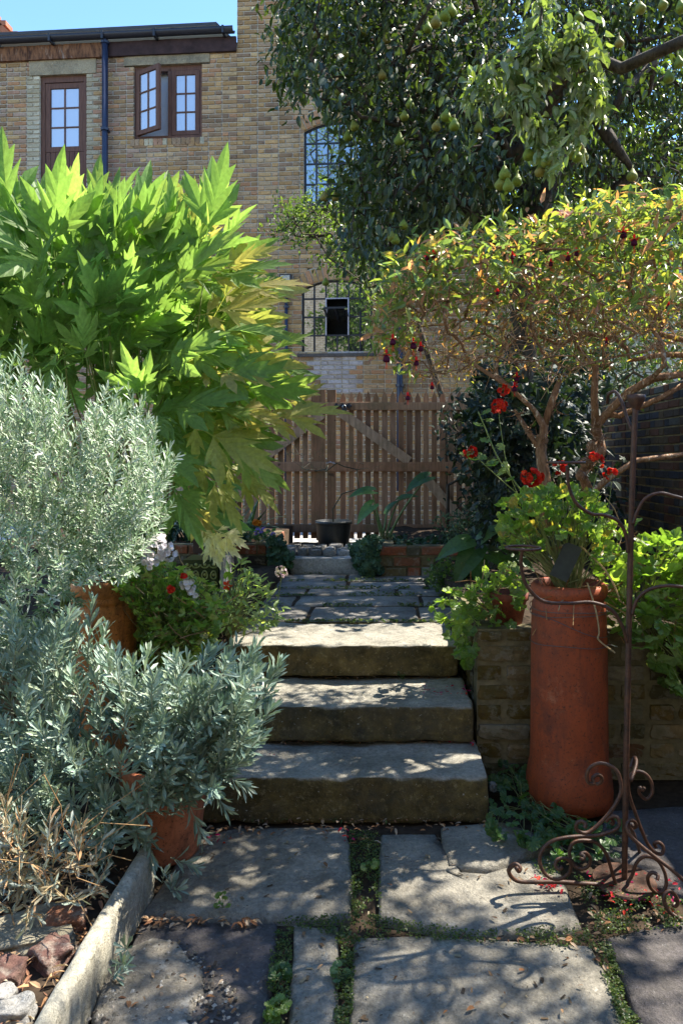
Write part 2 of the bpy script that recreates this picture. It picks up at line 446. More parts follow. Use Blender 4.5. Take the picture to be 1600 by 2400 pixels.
STOCK = [(.10+1.05*c_[0], .060+.95*c_[1], .028+.84*c_[2]) for c_ in [(.34, .235, .12), (.30, .20, .10), (.37, .27, .15), (.26, .18, .10), (.21, .155, .11), (.40, .31, .18), (.33, .25, .17), (.25, .20, .155), (.17, .13, .105), (.33, .19, .12), (.36, .29, .20)]]
RED = [(.40, .235, .16), (.36, .25, .18), (.42, .29, .21)]
PALE = [(.46, .41, .29), (.50, .45, .33), (.43, .37, .25)]
class Wall:
    def __init__(s, origin, U, depth=.1, joint=.011):
        s.O = Vector(origin); s.U = Vector(U).normalized(); s.Z = Vector((0, 0, 1)); s.I = s.Z.cross(s.U)  # inward
        s.d = depth; s.j = joint
        s.m = MB()
    def w(s, u, i, z): return s.O+s.U*u+s.I*i+s.Z*z
    def lay(s, sc, segs, z0, z1, course, pal, bl=.213, rec=.005, jit=.003):
        k = 0; z = z0
        while z < z1-.01:
            h = min(course, z1-z)
            for (a, b) in segs(z+h/2):
                if b-a < .02: continue
                s.m.box(s.w((a+b)/2, rec+s.d/2+.01, z+h/2), (b-a, s.d, h), (s.U, s.I, s.Z))
                u = a; st = (k % 2 == 0)
                first = True
                while u < b-.02:
                    L = bl if st else (bl-s.j)/2
                    if first and not st: L *= 1.0
                    e = min(u+L, b)
                    if b-e < .05: e = b
                    ci = pal((u+e)/2, z+h/2)
                    u2 = e; hh = h-s.j; ll = u2-u-(0 if u2 >= b else 0)
                    if ll > .015:
                        P = s.w(u, rnd.uniform(-jit, jit), z+rnd.uniform(-.002, .002)+s.j/2)
                        Mx = np.stack([np.array(s.U*ll), np.array(s.I*s.d), np.array(s.Z*hh)], 1)
                        sc.put(Mx, np.array(P), None, ci)
                    u = u2+s.j; st = not st; first = False
            z += course; k += 1
    def mortar(s, parent, mat): s.m.build('mortar', mat, parent)

# ------------------------------------------------------------------ the old brick building across the yard
YAW = R(4.6)
UB = Vector((math.cos(YAW), -math.sin(YAW), 0)); OB = Vector((-2.32, 11.8, 0)); NB = Vector((-math.sin(YAW), -math.cos(YAW), 0))
def wallpt(px, py):
    d = Vector(((px-890)/FPX, 1, -(py-1071)/FPX)); o = Vector((0, 0, EYE))
    t = (OB-o).dot(NB)/d.dot(NB); p = o+d*t
    return (p-OB).dot(UB), p.z
def ux(px, py=700): return wallpt(px, py)[0]
def zz(py, px=700): return wallpt(px, py)[1]
ware = thing('brick_warehouse', tuple(OB+UB*1.5), 'tall yellow stock brick building with arched iron grid windows', 'building')
shop = thing('brick_workshop', tuple(OB-UB*2), 'lower brick range with black gutter, timber door and open casement', 'building')
WB = Wall(OB, UB, .1, .017); WS = Wall(OB, UB, .1, .017)
def wb(u, out, z): return OB+UB*u+NB*out+Vector((0, 0, z))
# arched openings: (u0,u1,z0,zspring,rise)
U0, ZS0 = wallpt(706, 829); U1 = ux(872)
zsp = zz(677); rise = zz(656)-zsp
W_lo = (U0, U1, ZS0, zsp, rise)
ua, za = wallpt(711, 306); W_mid = (ua, ua+(U1-U0), zz(478), za, rise)
ut = ux(714, 50); W_top = (ut, ut+(U1-U0), zz(92), zz(-70), rise)
WINS = [W_lo, W_mid, W_top]
def arch_half(w, z, grow=0.0):
    u0, u1, z0, zs, rs = w; hw = (u1-u0)/2; c = (u0+u1)/2
    if z < z0-.0 or z > zs+rs+grow: return None
    if z <= zs: return (u0, u1)
    Rr = (hw*hw+rs*rs)/(2*rs); zc = zs+rs-Rr
    R2 = Rr+grow; q = R2*R2-(z-zc)**2
    if q <= 0: return None
    q = min(math.sqrt(q), hw*(1+grow*.12)); return (c-q, c+q)
def cut(segs, a, b):
    out = []
    for s, e in segs:
        if b <= s or a >= e: out.append((s, e)); continue
        if a > s: out.append((s, a))
        if b < e: out.append((b, e))
    return out
UEND = ux(1185, 700)
def seg_w(z):
    s = [(0.0, UEND)]
    for w in WINS:
        h = arch_half(w, z, .235)
        if h: s = cut(s, *h)
    if abs(z-zz(831)) < 2: pass
    return s
sb = Scatter(BT, STOCK+RED+PALE+[(.40, .36, .36), (.44, .41, .42)], M_brick)
nS = len(STOCK)
bx0, bz0 = wallpt(738, 912); bx1, bz1 = wallpt(832, 838)
def pal_w(u, z):
    fx = 1-abs((u-(bx0+bx1)/2)/((bx1-bx0)*.62)); fz = 1-abs((z-(bz0+bz1)/2)/((bz1-bz0)*.72))
    if fx > 0 and fz > 0 and rnd.random() < min(fx, fz)*3.2: return nS+6+rnd.randrange(2)
    if rnd.random() < .02: return nS+rnd.randrange(3)
    return rnd.randrange(nS)
WB.lay(sb, seg_w, .35, 10.2, .075, pal_w)
# gauged arches and soldier sills
def rad_arch(w, W, sc):
    u0, u1, z0, zs, rs = w; hw = (u1-u0)/2; c = (u0+u1)/2; Rr = (hw*hw+rs*rs)/(2*rs); zc = zs+rs-Rr
    A = math.asin(hw/Rr)*1.04; n = int(2*A*Rr/.078)
    for i in range(n):
        a = -A+2*A*(i+.06)/n; da = 2*A*.88/n
        t = Vector((math.sin(a+da/2), math.cos(a+da/2))); x = Vector((t.y, -t.x))
        P = Vector((c, zc))+t*(Rr+.002)-x*(da*Rr/2)
        D = lambda v: np.array(UB*v.x+Vector((0, 0, 1))*v.y)
        sc.put(np.stack([D(x)*da*Rr, -np.array(NB)*.1, D(t)*.222], 1), np.array(wb(P.x, rnd.uniform(0, .004), P.y)), None, rnd.choice((0, 1, 2, 5, 9)))
    for i in range(n*2):
        a = -A+2*A*i/(n*2); b_ = -A+2*A*(i+1)/(n*2)
        f = lambda a, r: (c+math.sin(a)*r, zc+math.cos(a)*r)
        q = [f(a, Rr), f(b_, Rr), f(b_, Rr+.24), f(a, Rr+.24)]
        V = [wb(u, -.012, z) for u, z in q]+[wb(u, -.1, z) for u, z in q]
        W.m.add(V, [(0, 1, 2, 3), (0, 4, 5, 1), (3, 2, 6, 7)])
for w in WINS: rad_arch(w, WB, sb)
WB.mortar(ware, M_mort)
sb.emit(ware, 'brick', 'brickwork', 300, .12)
b = MB()   # body behind the brick skin, split round the windows
def body(b, u0, u1, z0, z1, i0=.115, i1=3.4): b.box(OB+UB*((u0+u1)/2)-NB*((i0+i1)/2)+Vector((0, 0, (z0+z1)/2)), (u1-u0, i1-i0, z1-z0), (UB, -NB, Vector((0, 0, 1))))
wl, wr = min(w[0] for w in WINS)-.02, max(w[1] for w in WINS)+.02
body(b, 0, wl, .3, 10.2); body(b, wr, UEND, .3, 10.2); body(b, wl+.001, wr-.001, .3, W_lo[2]-.01)
body(b, wl+.001, wr-.001, W_lo[3]+W_lo[4]+.02, W_mid[2]-.01); body(b, wl+.001, wr-.001, W_mid[3]+W_mid[4]+.02, W_top[2]-.01)
b.build('wall', M_mort, ware)
# iron grid windows
M_iron = flat('black_iron', (.018, .02, .03), .45, .5, .3, 30)
gn = N('window_glass'); gf = gn.n('ShaderNodeBsdfGlossy'); gf.inputs['Roughness'].default_value = .015; gf.inputs['Color'].default_value = (.9, .95, 1, 1)
gd = gn.n('ShaderNodeBsdfDiffuse'); gd.inputs['Color'].default_value = (.03, .035, .035, 1)
gm = gn.n('ShaderNodeMixShader'); gm.inputs[0].default_value = .42
gn.l(gd.outputs[0], gm.inputs[1]); gn.l(gf.outputs[0], gm.inputs[2]); M_glass = gn.done(gm.outputs[0])
M_dark = flat('dark_room', (.012, .013, .014), .9, .1, .3, 3, bump=0)
def iron_window(w, sash=False):
    u0, u1, z0, zs, rs = w; c = (u0+u1)/2; hw = (u1-u0)/2; Rr = (hw*hw+rs*rs)/(2*rs); zc = zs+rs-Rr
    top = lambda u: zc+math.sqrt(max(0, Rr*Rr-(u-c)**2))
    IN = -.085; f = MB(); bw = .024
    ncol, nrow = 6, 4; cw = (u1-u0)/ncol; H = zs+.0-z0; rz = [z0, z0+(zs+rs-z0)*.253, z0+(zs+rs-z0)*.503, z0+(zs+rs-z0)*.752]
    for i in range(ncol+1):
        u = u0+.015+(u1-u0-.03)*i/ncol; zt = top(u)-.01; zb = z0
        if sash and i == 3:
            f.box(wb(u, IN, (zb+rz[1])/2), (bw, .03, rz[1]-zb), (UB, NB, Vector((0, 0, 1)))); zb = rz[3]
        f.box(wb(u, IN, (zb+zt)/2), (bw*(1.5 if i in (0, ncol) else 1), .03, zt-zb), (UB, NB, Vector((0, 0, 1))))
    for k, z in enumerate(rz):
        if sash and k == 2:
            for s0, s1 in ((0, 2), (4, 6)): f.box(wb(u0+cw*(s0+s1)/2, IN, z), (cw*(s1-s0), .028, bw), (UB, NB, Vector((0, 0, 1))))
        else: f.box(wb(c, IN, z+(.015 if k == 0 else 0)), (u1-u0, .028, bw*(1.4 if k == 0 else 1)), (UB, NB, Vector((0, 0, 1))))
    pr = None
    for i in range(13):
        u = u0+(u1-u0)*i/12; p = wb(u, IN, top(u)-.012)
        if pr is not None: f.beam(pr, p, .03, .03)
        pr = p
    fo = f.build('window', M_iron, ware)
    for i in range(ncol):
        for k in range(nrow):
            if sash and i in (2, 3) and k in (1, 2): continue
            a0 = u0+cw*i+.008; a1 = u0+cw*(i+1)-.008; b0 = rz[k]+.008
            if k < 3: q = [(a0, b0), (a1, b0), (a1, rz[k+1]-.008), (a0, rz[k+1]-.008)]
            else: q = [(a0, b0), (a1, b0), (a1, top(a1)-.012), ((a0+a1)/2, top((a0+a1)/2)-.012), (a0, top(a0)-.012)]
            tl = rnd.uniform(-.004, .004); t2 = rnd.uniform(-.003, .003)
            P = MB(); n = len(q); mid = ((a0+a1)/2, (b0+rz[min(k+1, 3)])/2)
            V = [wb(u, IN+(u-mid[0])*tl*2+(z-mid[1])*t2*2, z) for u, z in q]; V += [v-NB*.004 for v in V]
            P.add(V, [tuple(range(n)), tuple(range(2*n-1, n-1, -1))]+[(j, j+n, (j+1) % n+n, (j+1) % n) for j in range(n)]); P.build('pane', M_glass, fo)
    body_ = MB(); body_.box(OB+UB*c-NB*.7+Vector((0, 0, (z0+zs+rs)/2)), (u1-u0+.02, 1.1, zs+rs-z0+.1), (UB, -NB, Vector((0, 0, 1))))
    body_.build('dark_room', M_dark, ware) if False else None
    if sash:
        # horizontally pivoted opening light, tipped out at its foot
        a0 = u0+2*cw; a1 = u0+4*cw; zm = (rz[1]+rz[3])/2; hh = (rz[3]-rz[1])/2; s = MB(); an = R(72)
        dn = NB*math.sin(an)+Vector((0, 0, 1))*math.cos(an)
        e0 = wb(a0+.02, IN, zm); e1 = wb(a1-.02, IN, zm)
        for sg in (-1, 1):
            s.beam(e0+dn*hh*sg, e1+dn*hh*sg, .03, .03); 
        for p in (e0, e1, (e0+e1)/2): s.beam(p-dn*hh, p+dn*hh, .025, .025, up=UB)
        so = s.build('opening_sash', M_iron, ware)
        P = MB(); V = [e0-dn*hh, e1-dn*hh, e1+dn*hh, e0+dn*hh]; nn = (V[1]-V[0]).cross(V[3]-V[0]).normalized()*.004
        P.add(V+[v-nn for v in V], [(0, 1, 2, 3), (7, 6, 5, 4), (0, 4, 5, 1), (1, 5, 6, 2), (2, 6, 7, 3), (3, 7, 4, 0)]); P.build('pane', M_glass, so)
        k = MB(); M_wf = flat('white_frame', (.5, .48, .55), .6, .3)
        for (pa, pb) in ((wb(a0+.01, -.06, rz[1]), wb(a0+.01, -.06, rz[3])), (wb(a0, -.06, rz[3]), wb(a1, -.06, rz[3])), (wb(a1-.01, -.06, rz[1]), wb(a1-.01, -.06, rz[3]))): k.beam(pa, pb, .018, .018, up=NB)
        k.build('sash_frame', M_wf, fo)
    sl = MB(); sl.box(wb(c, .004, z0-.028), (u1-u0+.12, .06, .05), (UB, NB, Vector((0, 0, 1)))); sl.build('sill', M_slate, ware)
for i, w in enumerate(WINS): iron_window(w, i == 0)
rb = MB()
for w in WINS:    # black interior box behind each grid
    u0, u1, z0, zs, rs = w; rb.box(OB+UB*((u0+u1)/2)-NB*.75+Vector((0, 0, (z0+zs+rs)/2)), (u1-u0-.01, 1.0, zs+rs-z0+.0), (UB, -NB, Vector((0, 0, 1))))
rb.build('interior', M_dark, ware)
M_navy = flat('navy_pipe', (.022, .03, .06), .4, .5, .25, 20)
def pipe(px, py0, py1, r, parent, out=.07, clips=()):
    b = MB(); u = ux(px, (py0+py1)/2); p0 = wb(u, out, zz(py0, px)); p1 = wb(u, out, zz(py1, px)); b.tube([p0, p1], r, 10)
    o = b.build('downpipe', M_navy, parent, smooth=True)
    for c in clips:
        k = MB(); z = zz(c, px); k.tube([wb(u, out, z-.02), wb(u, out, z+.02)], r*1.35, 10); k.box(wb(u, out/2, z), (.09, out, .02), (UB, NB, Vector((0, 0, 1)))); k.build('bracket', M_navy, o)
pipe(672, 680, 1130, .026, ware, .04, (720, 846)); pipe(937, 740, 1150, .05, ware, .09, (800, 905))
# floodlight above the thin pipe
c = Vector(wb(*[ux(672, 657), .09, zz(657)])); b = MB(); A = (UB, NB, Vector((0, 0, 1)))
b.box(c, (.19, .07, .15), A); b.box(c-NB*.06-Vector((0, 0, .02)), (.1, .06, .1), A); b.box(c+Vector((0, 0, -.12))-NB*.03, (.05, .06, .12), A); b.box(c+Vector((0, 0, -.17))+NB*.01+UB*-.04, (.05, .08, .06), A)
fl = b.build('floodlight', M_iron, ware); b = MB(); b.box(c+NB*.038, (.15, .008, .11), A); b.build('lamp_glass', flat('lamp_glass', (.45, .45, .38), .25, .5, .3, 40), fl)
u_, z_ = wallpt(636, 832); b = MB(); b.box(wb(u_, 0, z_), (.52, .03, .17), A); b.build('stone_band', M_lint, ware)
# parapet cap / right return
b = MB(); b.box(OB+UB*(UEND/2)-NB*1.7+Vector((0, 0, 10.24)), (UEND+.1, 3.6, .08), (UB, -NB, Vector((0, 0, 1)))); b.build('coping', M_lint, ware)

# ---- low workshop range
D0, D1 = ux(93, 250), ux(203, 250); DZ1 = zz(175, 150); DZ0 = zz(640, 150)
C0, C1 = ux(313, 240), ux(473, 240); CZ0, CZ1 = zz(322, 390), zz(151, 390)
ZT = zz(137, 300)
SEND = -4.6
def seg_s(z):
    s = [(SEND, -.003)]
    if DZ0 < z < DZ1: s = cut(s, D0, D1)
    if DZ1 <= z < zz(138, 150): s = cut(s, ux(69, 160), ux(226, 160))
    if CZ0 < z < CZ1: s = cut(s, C0, C1)
    if CZ1 <= z < zz(118, 390): s = cut(s, ux(291, 140), ux(492, 140))
    return s
ss = Scatter(BT, STOCK+RED+PALE, M_brick)
def pal_s(u, z):
    if DZ0 < z < DZ1 and (D0-.25 < u < D0 or D1 < u < D1+.22): return nS+3+rnd.randrange(3)
    red = .34 if u < -1.35 and z > 6.2 else .05
    if rnd.random() < red: return nS+rnd.randrange(3)
    return rnd.randrange(nS)
WS.lay(ss, seg_s, .35, ZT+.1, .075, pal_s)
n = 16
for i in range(n):   # soldier sill under the casement
    u = C0-.05+(C1-C0+.1)*i/n; ss.put(np.stack([np.array(UB)*((C1-C0+.1)/n-.01), -np.array(NB)*.1, np.array((0, 0, .12))], 1), np.array(wb(u, .006, CZ0-.13)), None, rnd.choice((3, 7, 4, nS, nS+3)))
WS.mortar(shop, M_mort); ss.emit(shop, 'brick', 'brickwork', 300, .12)
b = MB()
def bodys(a, c_, z0, z1): body(b, a, c_, z0, z1, .115, 3.0)
bodys(SEND, D0-.01, .3, ZT+.12); bodys(D1+.01, C0-.01, .3, ZT+.12); bodys(C1+.01, -.01, .3, ZT+.12); bodys(D0-.009, D1+.009, DZ1, ZT+.12); bodys(C0-.009, C1+.009, .3, CZ0-.01); bodys(C0-.009, C1+.009, CZ1, ZT+.12); bodys(D0-.009, D1+.009, .3, DZ0)
b.build('wall', M_mort, shop)
for (pa, pb, ya, yb) in ((69, 226, 138, 175), (291, 492, 118, 151)):
    b = MB(); u0, u1 = ux(pa, ya), ux(pb, ya); z1, z0 = zz(ya, (pa+pb)/2), zz(yb, (pa+pb)/2)
    b.add(*rough_block(u0, u1, -.09, .012, z0, z1, .006, pa, (20, 4, 6), .003, .004)); b.V = [tuple(wb(v[0], v[1], v[2])) for v in b.V]; b.build('lintel', M_lint, shop, smooth=True)
wd = N('brown_timber'); wv = wd.coords(); wm = wd.n('ShaderNodeMapping'); wm.inputs['Scale'].default_value = (14, 14, 1.2); wd.l(wv, wm.inputs[0])
wf_ = wd.noise(4, 5, .6, wm.outputs[0]); M_tim = wd.done(wd.bsdf(wd.mix(wd.ramp(wf_, [(.3, 0), (.7, 1)]), (.085, .035, .022), (.17, .08, .05)), .55, .3, wd.bump(wf_, .3, .004)))
M_curt = flat('white_curtain', (.72, .74, .78), .9, .1, .06, 2, bump=0)
gn = N('curtained_glass'); g1 = gn.n('ShaderNodeBsdfGlossy'); g1.inputs['Roughness'].default_value = .02
cp = gn.n('ShaderNodeSeparateXYZ'); gn.l(gn.coords(), cp.inputs[0])
g2 = gn.bsdf((.50, .55, .66), .9, .1); gm = gn.n('ShaderNodeMixShader'); gm.inputs[0].default_value = .38
gn.l(g2.outputs[0], gm.inputs[1]); gn.l(g1.outputs[0], gm.inputs[2]); M_glassc = gn.done(gm.outputs[0])
def casement(parent, org, X, Z, w, h, ncol, nrow, name='casement', st=.07, bar=.022, mat=None, thick=.05, rail_b=None):
    Nn = X.cross(Z); f = MB(); A = (X, Nn, Z); rb_ = rail_b or st
    cen = lambda x, z: org+X*x+Z*z
    f.box(cen(st/2, h/2), (st, thick, h), A); f.box(cen(w-st/2, h/2), (st, thick, h), A); f.box(cen(w/2, h-st/2), (w-2*st, thick-.004, st), A); f.box(cen(w/2, rb_/2), (w-2*st, thick-.004, rb_), A)
    iw = w-2*st; ih = h-st-rb_
    for i in range(1, ncol): f.box(cen(st+iw*i/ncol, rb_+ih/2), (bar, thick*.7, ih), A)
    for k in range(1, nrow): f.box(cen(w/2, rb_+ih*k/nrow), (iw, thick*.65, bar), A)
    fo = f.build(name, M_tim, parent)
    for i in range(ncol):
        for k in range(nrow):
            p = MB(); p.box(cen(st+iw*(i+.5)/ncol, rb_+ih*(k+.5)/nrow), (iw/ncol-bar*.8, .006, ih/nrow-bar*.8), A); p.build('pane', mat or M_glassc, fo)
    return fo
Zv = Vector((0, 0, 1))
fw = MB(); INs = -.09
cx = (C0+C1)/2
for (a, c_, z, hz) in ((C0+.025, .05, (CZ0+CZ1)/2, CZ1-CZ0), (C1-.025, .05, (CZ0+CZ1)/2, CZ1-CZ0), (cx+.02, .06, (CZ0+CZ1)/2, CZ1-CZ0-.1)): fw.box(wb(a, INs, z), (c_, .08, hz), A)
fw.box(wb(cx, INs, CZ1-.04), (C1-C0-.1, .08, .08), A); fw.box(wb(cx, INs, CZ0+.025), (C1-C0-.1, .08, .05), A)
wfo = fw.build('window_frame', M_tim, shop)
casement(shop, wb(cx+.055, INs+.02, CZ0+.055), UB, Zv, C1-.055-cx-.055, CZ1-CZ0-.14, 2, 3)
a = R(26); Xo = UB*math.cos(a)+NB*math.sin(a)
casement(shop, wb(C0+.055, INs+.05, CZ0+.055), Xo, Zv, .52, CZ1-CZ0-.14, 2, 3, 'open_casement')
b = MB(); b.box(wb((C0+cx)/2, -.2, (CZ0+CZ1)/2), (cx-C0, .01, CZ1-CZ0), A); b.build('curtain', M_curt, shop)
# door: frame, glazed upper leaf, boarded lower half
dfm = MB()
for x in (D0+.035, D1-.035): dfm.box(wb(x, INs, (DZ0+DZ1)/2), (.07, .09, DZ1-DZ0), A)
dfm.box(wb((D0+D1)/2, INs, DZ1-.05), (D1-D0-.14, .09, .1), A); dfm.build('door_frame', M_tim, shop)
zm = zz(345, 150)
dr = casement(shop, wb(D0+.075, INs+.01, zm-.05), UB, Zv, D1-D0-.15, DZ1-.11-zm+.05, 2, 3, 'door', .085)
nb_ = 8
for i in range(nb_):
    w = (D1-D0-.15)/nb_; p = MB(); p.box(wb(D0+.075+w*(i+.5), INs+.01, (DZ0+zm-.05)/2), (w-.008, .04, zm-.06-DZ0), A); p.build('door_board', M_tim, dr)
# fascia boards, gutter, roof
fas = barkmat('weathered_timber', (.06, .03, .022), (.24, .115, .06), 18, (.30, .21, .16), .6); fas_d = flat('dark_timber', (.045, .025, .024), .7, .2, .5, 8)
zf0, zf1 = zz(134, 300), zz(100, 300)
for (pa, pb, m_) in ((-90, 68, fas), (69, 149, fas), (150, 251, fas), (252, 555, fas_d)):
    b = MB(); u0, u1 = ux(pa, 110), ux(pb, 110); b.add(*rough_block(u0, u1, .006, .05, zf0, zf1, .006, pa, (30, 3, 6), .004, .008)); b.V = [tuple(wb(*v)) for v in b.V]; b.build('fascia_board', m_, shop, smooth=True)
zg = zz(92, 300); b = MB(); V = []; F = []; us = np.linspace(SEND, -.02, 12)
for u in us:
    for k in range(9):
        a = math.pi+math.pi*k/8; V.append(wb(u, .12+.075*math.cos(a), zg+.03+.085*math.sin(a)))
    for k in range(9):
        a = math.pi+math.pi*(8-k)/8; V.append(wb(u, .12+.07*math.cos(a), zg+.03+.079*math.sin(a)))
for i in range(11):
    for k in range(18): F.append((i*18+k, i*18+(k+1) % 18, (i+1)*18+(k+1) % 18, (i+1)*18+k))
F.append(tuple(range(17, -1, -1))); F.append(tuple(11*18+k for k in range(18)))
b.add(V, F); gut = b.build('gutter', M_iron, shop, smooth=True)
for px in (4, 130, 252, 372, 530):
    b = MB(); u = ux(px, 95); b.box(wb(u, .12, zg-.02), (.035, .17, .12), A); b.build('gutter_bracket', M_iron, gut)
M_roof = flat('slate_roof', (.05, .052, .06), .6, .3, .3, 6)
b = MB(); rv = [wb(SEND, .15, zg+.075), wb(-.3, .15, zg+.075), wb(-.3, -3.0, zg+1.0), wb(SEND, -3.0, zg+1.0)]
b.add(rv+[v+Vector((0, 0, .05)) for v in rv], [(3, 2, 1, 0), (4, 5, 6, 7), (0, 1, 5, 4), (1, 2, 6, 5), (2, 3, 7, 6), (3, 0, 4, 7)]); b.build('roof', M_roof, shop)
pipe(253, 100, 900, .05, shop, .1, (310, 108))

# far gable peeping over the workshop roof
far = thing('neighbour_house', (-12.4, 21, 0), 'corner of a pale gable with red tiled verge behind the workshop', 'house')
Yf = 21; b = MB(); p = [at(-400, 480, Yf), at(26, 97, Yf), at(18, 80, Yf), at(-10, 38, Yf), at(-400, -300, Yf)]; z0 = 2
V = [Vector((p[0].x, Yf, z0)), Vector((p[1].x, Yf, z0)), p[1], p[3], p[4]]; V += [v+Vector((0, 4, 0)) for v in V]
b.add(V, [(0, 1, 2, 3, 4), (9, 8, 7, 6, 5), (0, 5, 6, 1), (1, 6, 7, 2), (2, 7, 8, 3), (3, 8, 9, 4)]); b.build('gable_wall', flat('cream_render', (.45, .38, .28), .9, .1, .15, 2), far)
b = MB(); b.beam(p[1]+Vector((.12, -.1, .0)), p[4]+Vector((.12, -.1, 0)), .16, .3, up=(0, 1, 0)); b.build('verge', flat('red_tile', (.30, .12, .07), .8, .2, .3, 5), far)
for i in range(7):
    b = MB(); q = p[1].lerp(p[4], i/7*.45)+Vector((.22, -.05, .08)); b.box(q, (.2, .4, .14)); b.build('roof_tile', bpy.data.materials['red_tile'], far)

# the house behind the camera, seen mirrored in the grid window
rear = thing('rear_house', (0, -6.5, 0), 'sunlit pale brick house mirrored in the iron grid window', 'house')
rn = N('sunlit_stock_brick'); bt = rn.n('ShaderNodeTexBrick'); mp = rn.n('ShaderNodeMapping'); mp.inputs['Rotation'].default_value = (R(90), 0, 0); rn.l(rn.coords(), mp.inputs[0]); rn.l(mp.outputs[0], bt.inputs[0])
bt.inputs['Color1'].default_value = (.38, .30, .19, 1); bt.inputs['Color2'].default_value = (.24, .19, .13, 1); bt.inputs['Mortar'].default_value = (.5, .46, .38, 1)
bt.inputs['Scale'].default_value = 1.0; bt.inputs['Brick Width'].default_value = .225; bt.inputs['Row Height'].default_value = .075; bt.inputs['Mortar Size'].default_value = .012
rc = rn.mix(1.0, bt.outputs[0], rn.ramp(rn.noise(6, 5), [(.3, .7), (.7, 1.3)]), 'MULTIPLY')
M_rear = rn.done(rn.bsdf(rc, .9, .1))
b = MB(); b.box((0, -8.0, 4.6), (22, 3, 9.2)); b.build('wall', M_rear, rear)
M_wht = flat('white_paint', (.75, .76, .78), .5, .3, .05, 3, bump=0)
for x, z in ((1.6, 5.6), (-2.2, 5.6), (4.6, 5.6), (1.6, 2.2), (-2.2, 2.2)):
    b = MB(); b.box((x, -6.48, z), (1.2, .08, 1.9)); wo_ = b.build('window', M_wht, rear)
    for sx in (-.27, .27):
        for sz in (-.43, .43):
            b = MB(); b.box((x+sx, -6.43, z+sz), (.46, .02, .76)); b.build('pane', flat('blue_pane', (.25, .35, .5), .2, .5, .05, 3, bump=0) if 'blue_pane' not in bpy.data.materials else bpy.data.materials['blue_pane'], wo_)
# pale house glimpsed through the pear tree on the right
ph = thing('pale_house', (4.6, 20, 0), 'pale rendered house with blue panes glimpsed beyond the pear trunk', 'house')
b = MB(); b.box((6.0, 21, 4.0), (5.2, 3, 8)); b.build('wall', flat('pale_render', (.5, .5, .5), .9, .1, .1, 3), ph)
for x in (4.5, 6.0, 7.5):
    for z in (5.2, 7.0, 2.6):
        b = MB(); b.box((x, 19.48, z), (.8, .06, 1.2)); wo_ = b.build('window', M_wht, ph)
        b = MB(); b.box((x, 19.44, z), (.66, .03, 1.05)); b.build('pane', bpy.data.materials['blue_pane'], wo_)

# right boundary wall
bw = thing('boundary_wall', (2.6, 6, 0), 'dark sooty brick boundary wall along the right side of the garden', 'wall')
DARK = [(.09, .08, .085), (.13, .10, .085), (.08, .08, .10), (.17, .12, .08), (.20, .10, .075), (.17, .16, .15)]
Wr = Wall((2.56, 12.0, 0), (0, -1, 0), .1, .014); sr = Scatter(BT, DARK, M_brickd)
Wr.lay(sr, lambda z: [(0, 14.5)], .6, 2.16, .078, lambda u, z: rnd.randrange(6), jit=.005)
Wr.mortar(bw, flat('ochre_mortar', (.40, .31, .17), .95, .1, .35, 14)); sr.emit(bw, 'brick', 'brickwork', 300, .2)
b = MB(); b.box((2.79, 4.75, 1.06), (.22, 14.5, 2.1)); b.build('wall', M_mort, bw)
# retaining walls each side of the stairs
RB = [(.15, .10, .04), (.12, .08, .025), (.19, .14, .075), (.08, .065, .04), (.20, .17, .12), (.12, .055, .035)]
rwl = thing('retaining_wall', (1.4, 3.45, 0), 'mossy brick retaining wall right of the stone steps', 'wall')
W1 = Wall((.455, 3.40, 0), (1, 0, 0), .11, .02); s1 = Scatter(BR_, RB, M_brickw)
W1.lay(s1, lambda z: [(0, 2.05)], -.02, .69, .092, lambda u, z: rnd.randrange(6), bl=.23+.03*math.sin(7), rec=.002, jit=.009)
W2 = Wall((.452, 4.25, 0), (0, -1, 0), .1, .02); W2.lay(s1, lambda z: [(0, .735)], -.02, .69, .092, lambda u, z: rnd.randrange(6), bl=.23+.03*math.sin(7), rec=.002, jit=.009)
s1.emit(rwl, 'brick', 'brickwork', 300, .2); W1.m.V += []; n0 = len(W1.m.V)
W1.m.add(W2.m.V, W2.m.F); W1.mortar(rwl, M_mortg)
rw2 = thing('retaining_wall', (-1.6, 3.42, 0), 'brick retaining wall behind the silver shrubs on the left', 'wall')
W3 = Wall((-3.3, 3.40, 0), (1, 0, 0), .11, .02); s3 = Scatter(BR_, RB, M_brickw)
W3.lay(s3, lambda z: [(0, 2.42)], -.02, .64, .092, lambda u, z: rnd.randrange(6), bl=.23+.03*math.sin(7), rec=.002, jit=.009); s3.emit(rw2, 'brick', 'brickwork', 120, .2); W3.mortar(rw2, M_mortg)
# low brick planters at the end of the terrace
PB = [(.26, .10, .06), (.17, .13, .07), (.36, .11, .06), (.12, .10, .07), (.30, .27, .24), (.06, .05, .05)]
def planter(loc, label, x0, x1, y0, nc, pal, side):
    t = thing('brick_planter', loc, label, 'planter'); s = Scatter(BT, PB, M_planter)
    Wp = Wall((x0, y0, .5), (1, 0, 0), .1, .014); Wp.lay(s, lambda z: [(0, x1-x0)], .02, .02+.085*nc, .085, pal, jit=.006)
    ex = x1 if side > 0 else x0
    if side < 0: Wq = Wall((x0-.002, y0+1.2, .5), (0, -1, 0), .1, .014)
    else: Wq = Wall((x1+.002, y0+.11, .5), (0, 1, 0), .1, .014)
    Wq.lay(s, lambda z: [(0, 1.05)], .02, .02+.085*nc, .085, pal, jit=.006)
    Wp.m.add(Wq.m.V, Wq.m.F); s.emit(t, 'brick', 'brickwork', 300, .2); Wp.mortar(t, M_mortg)
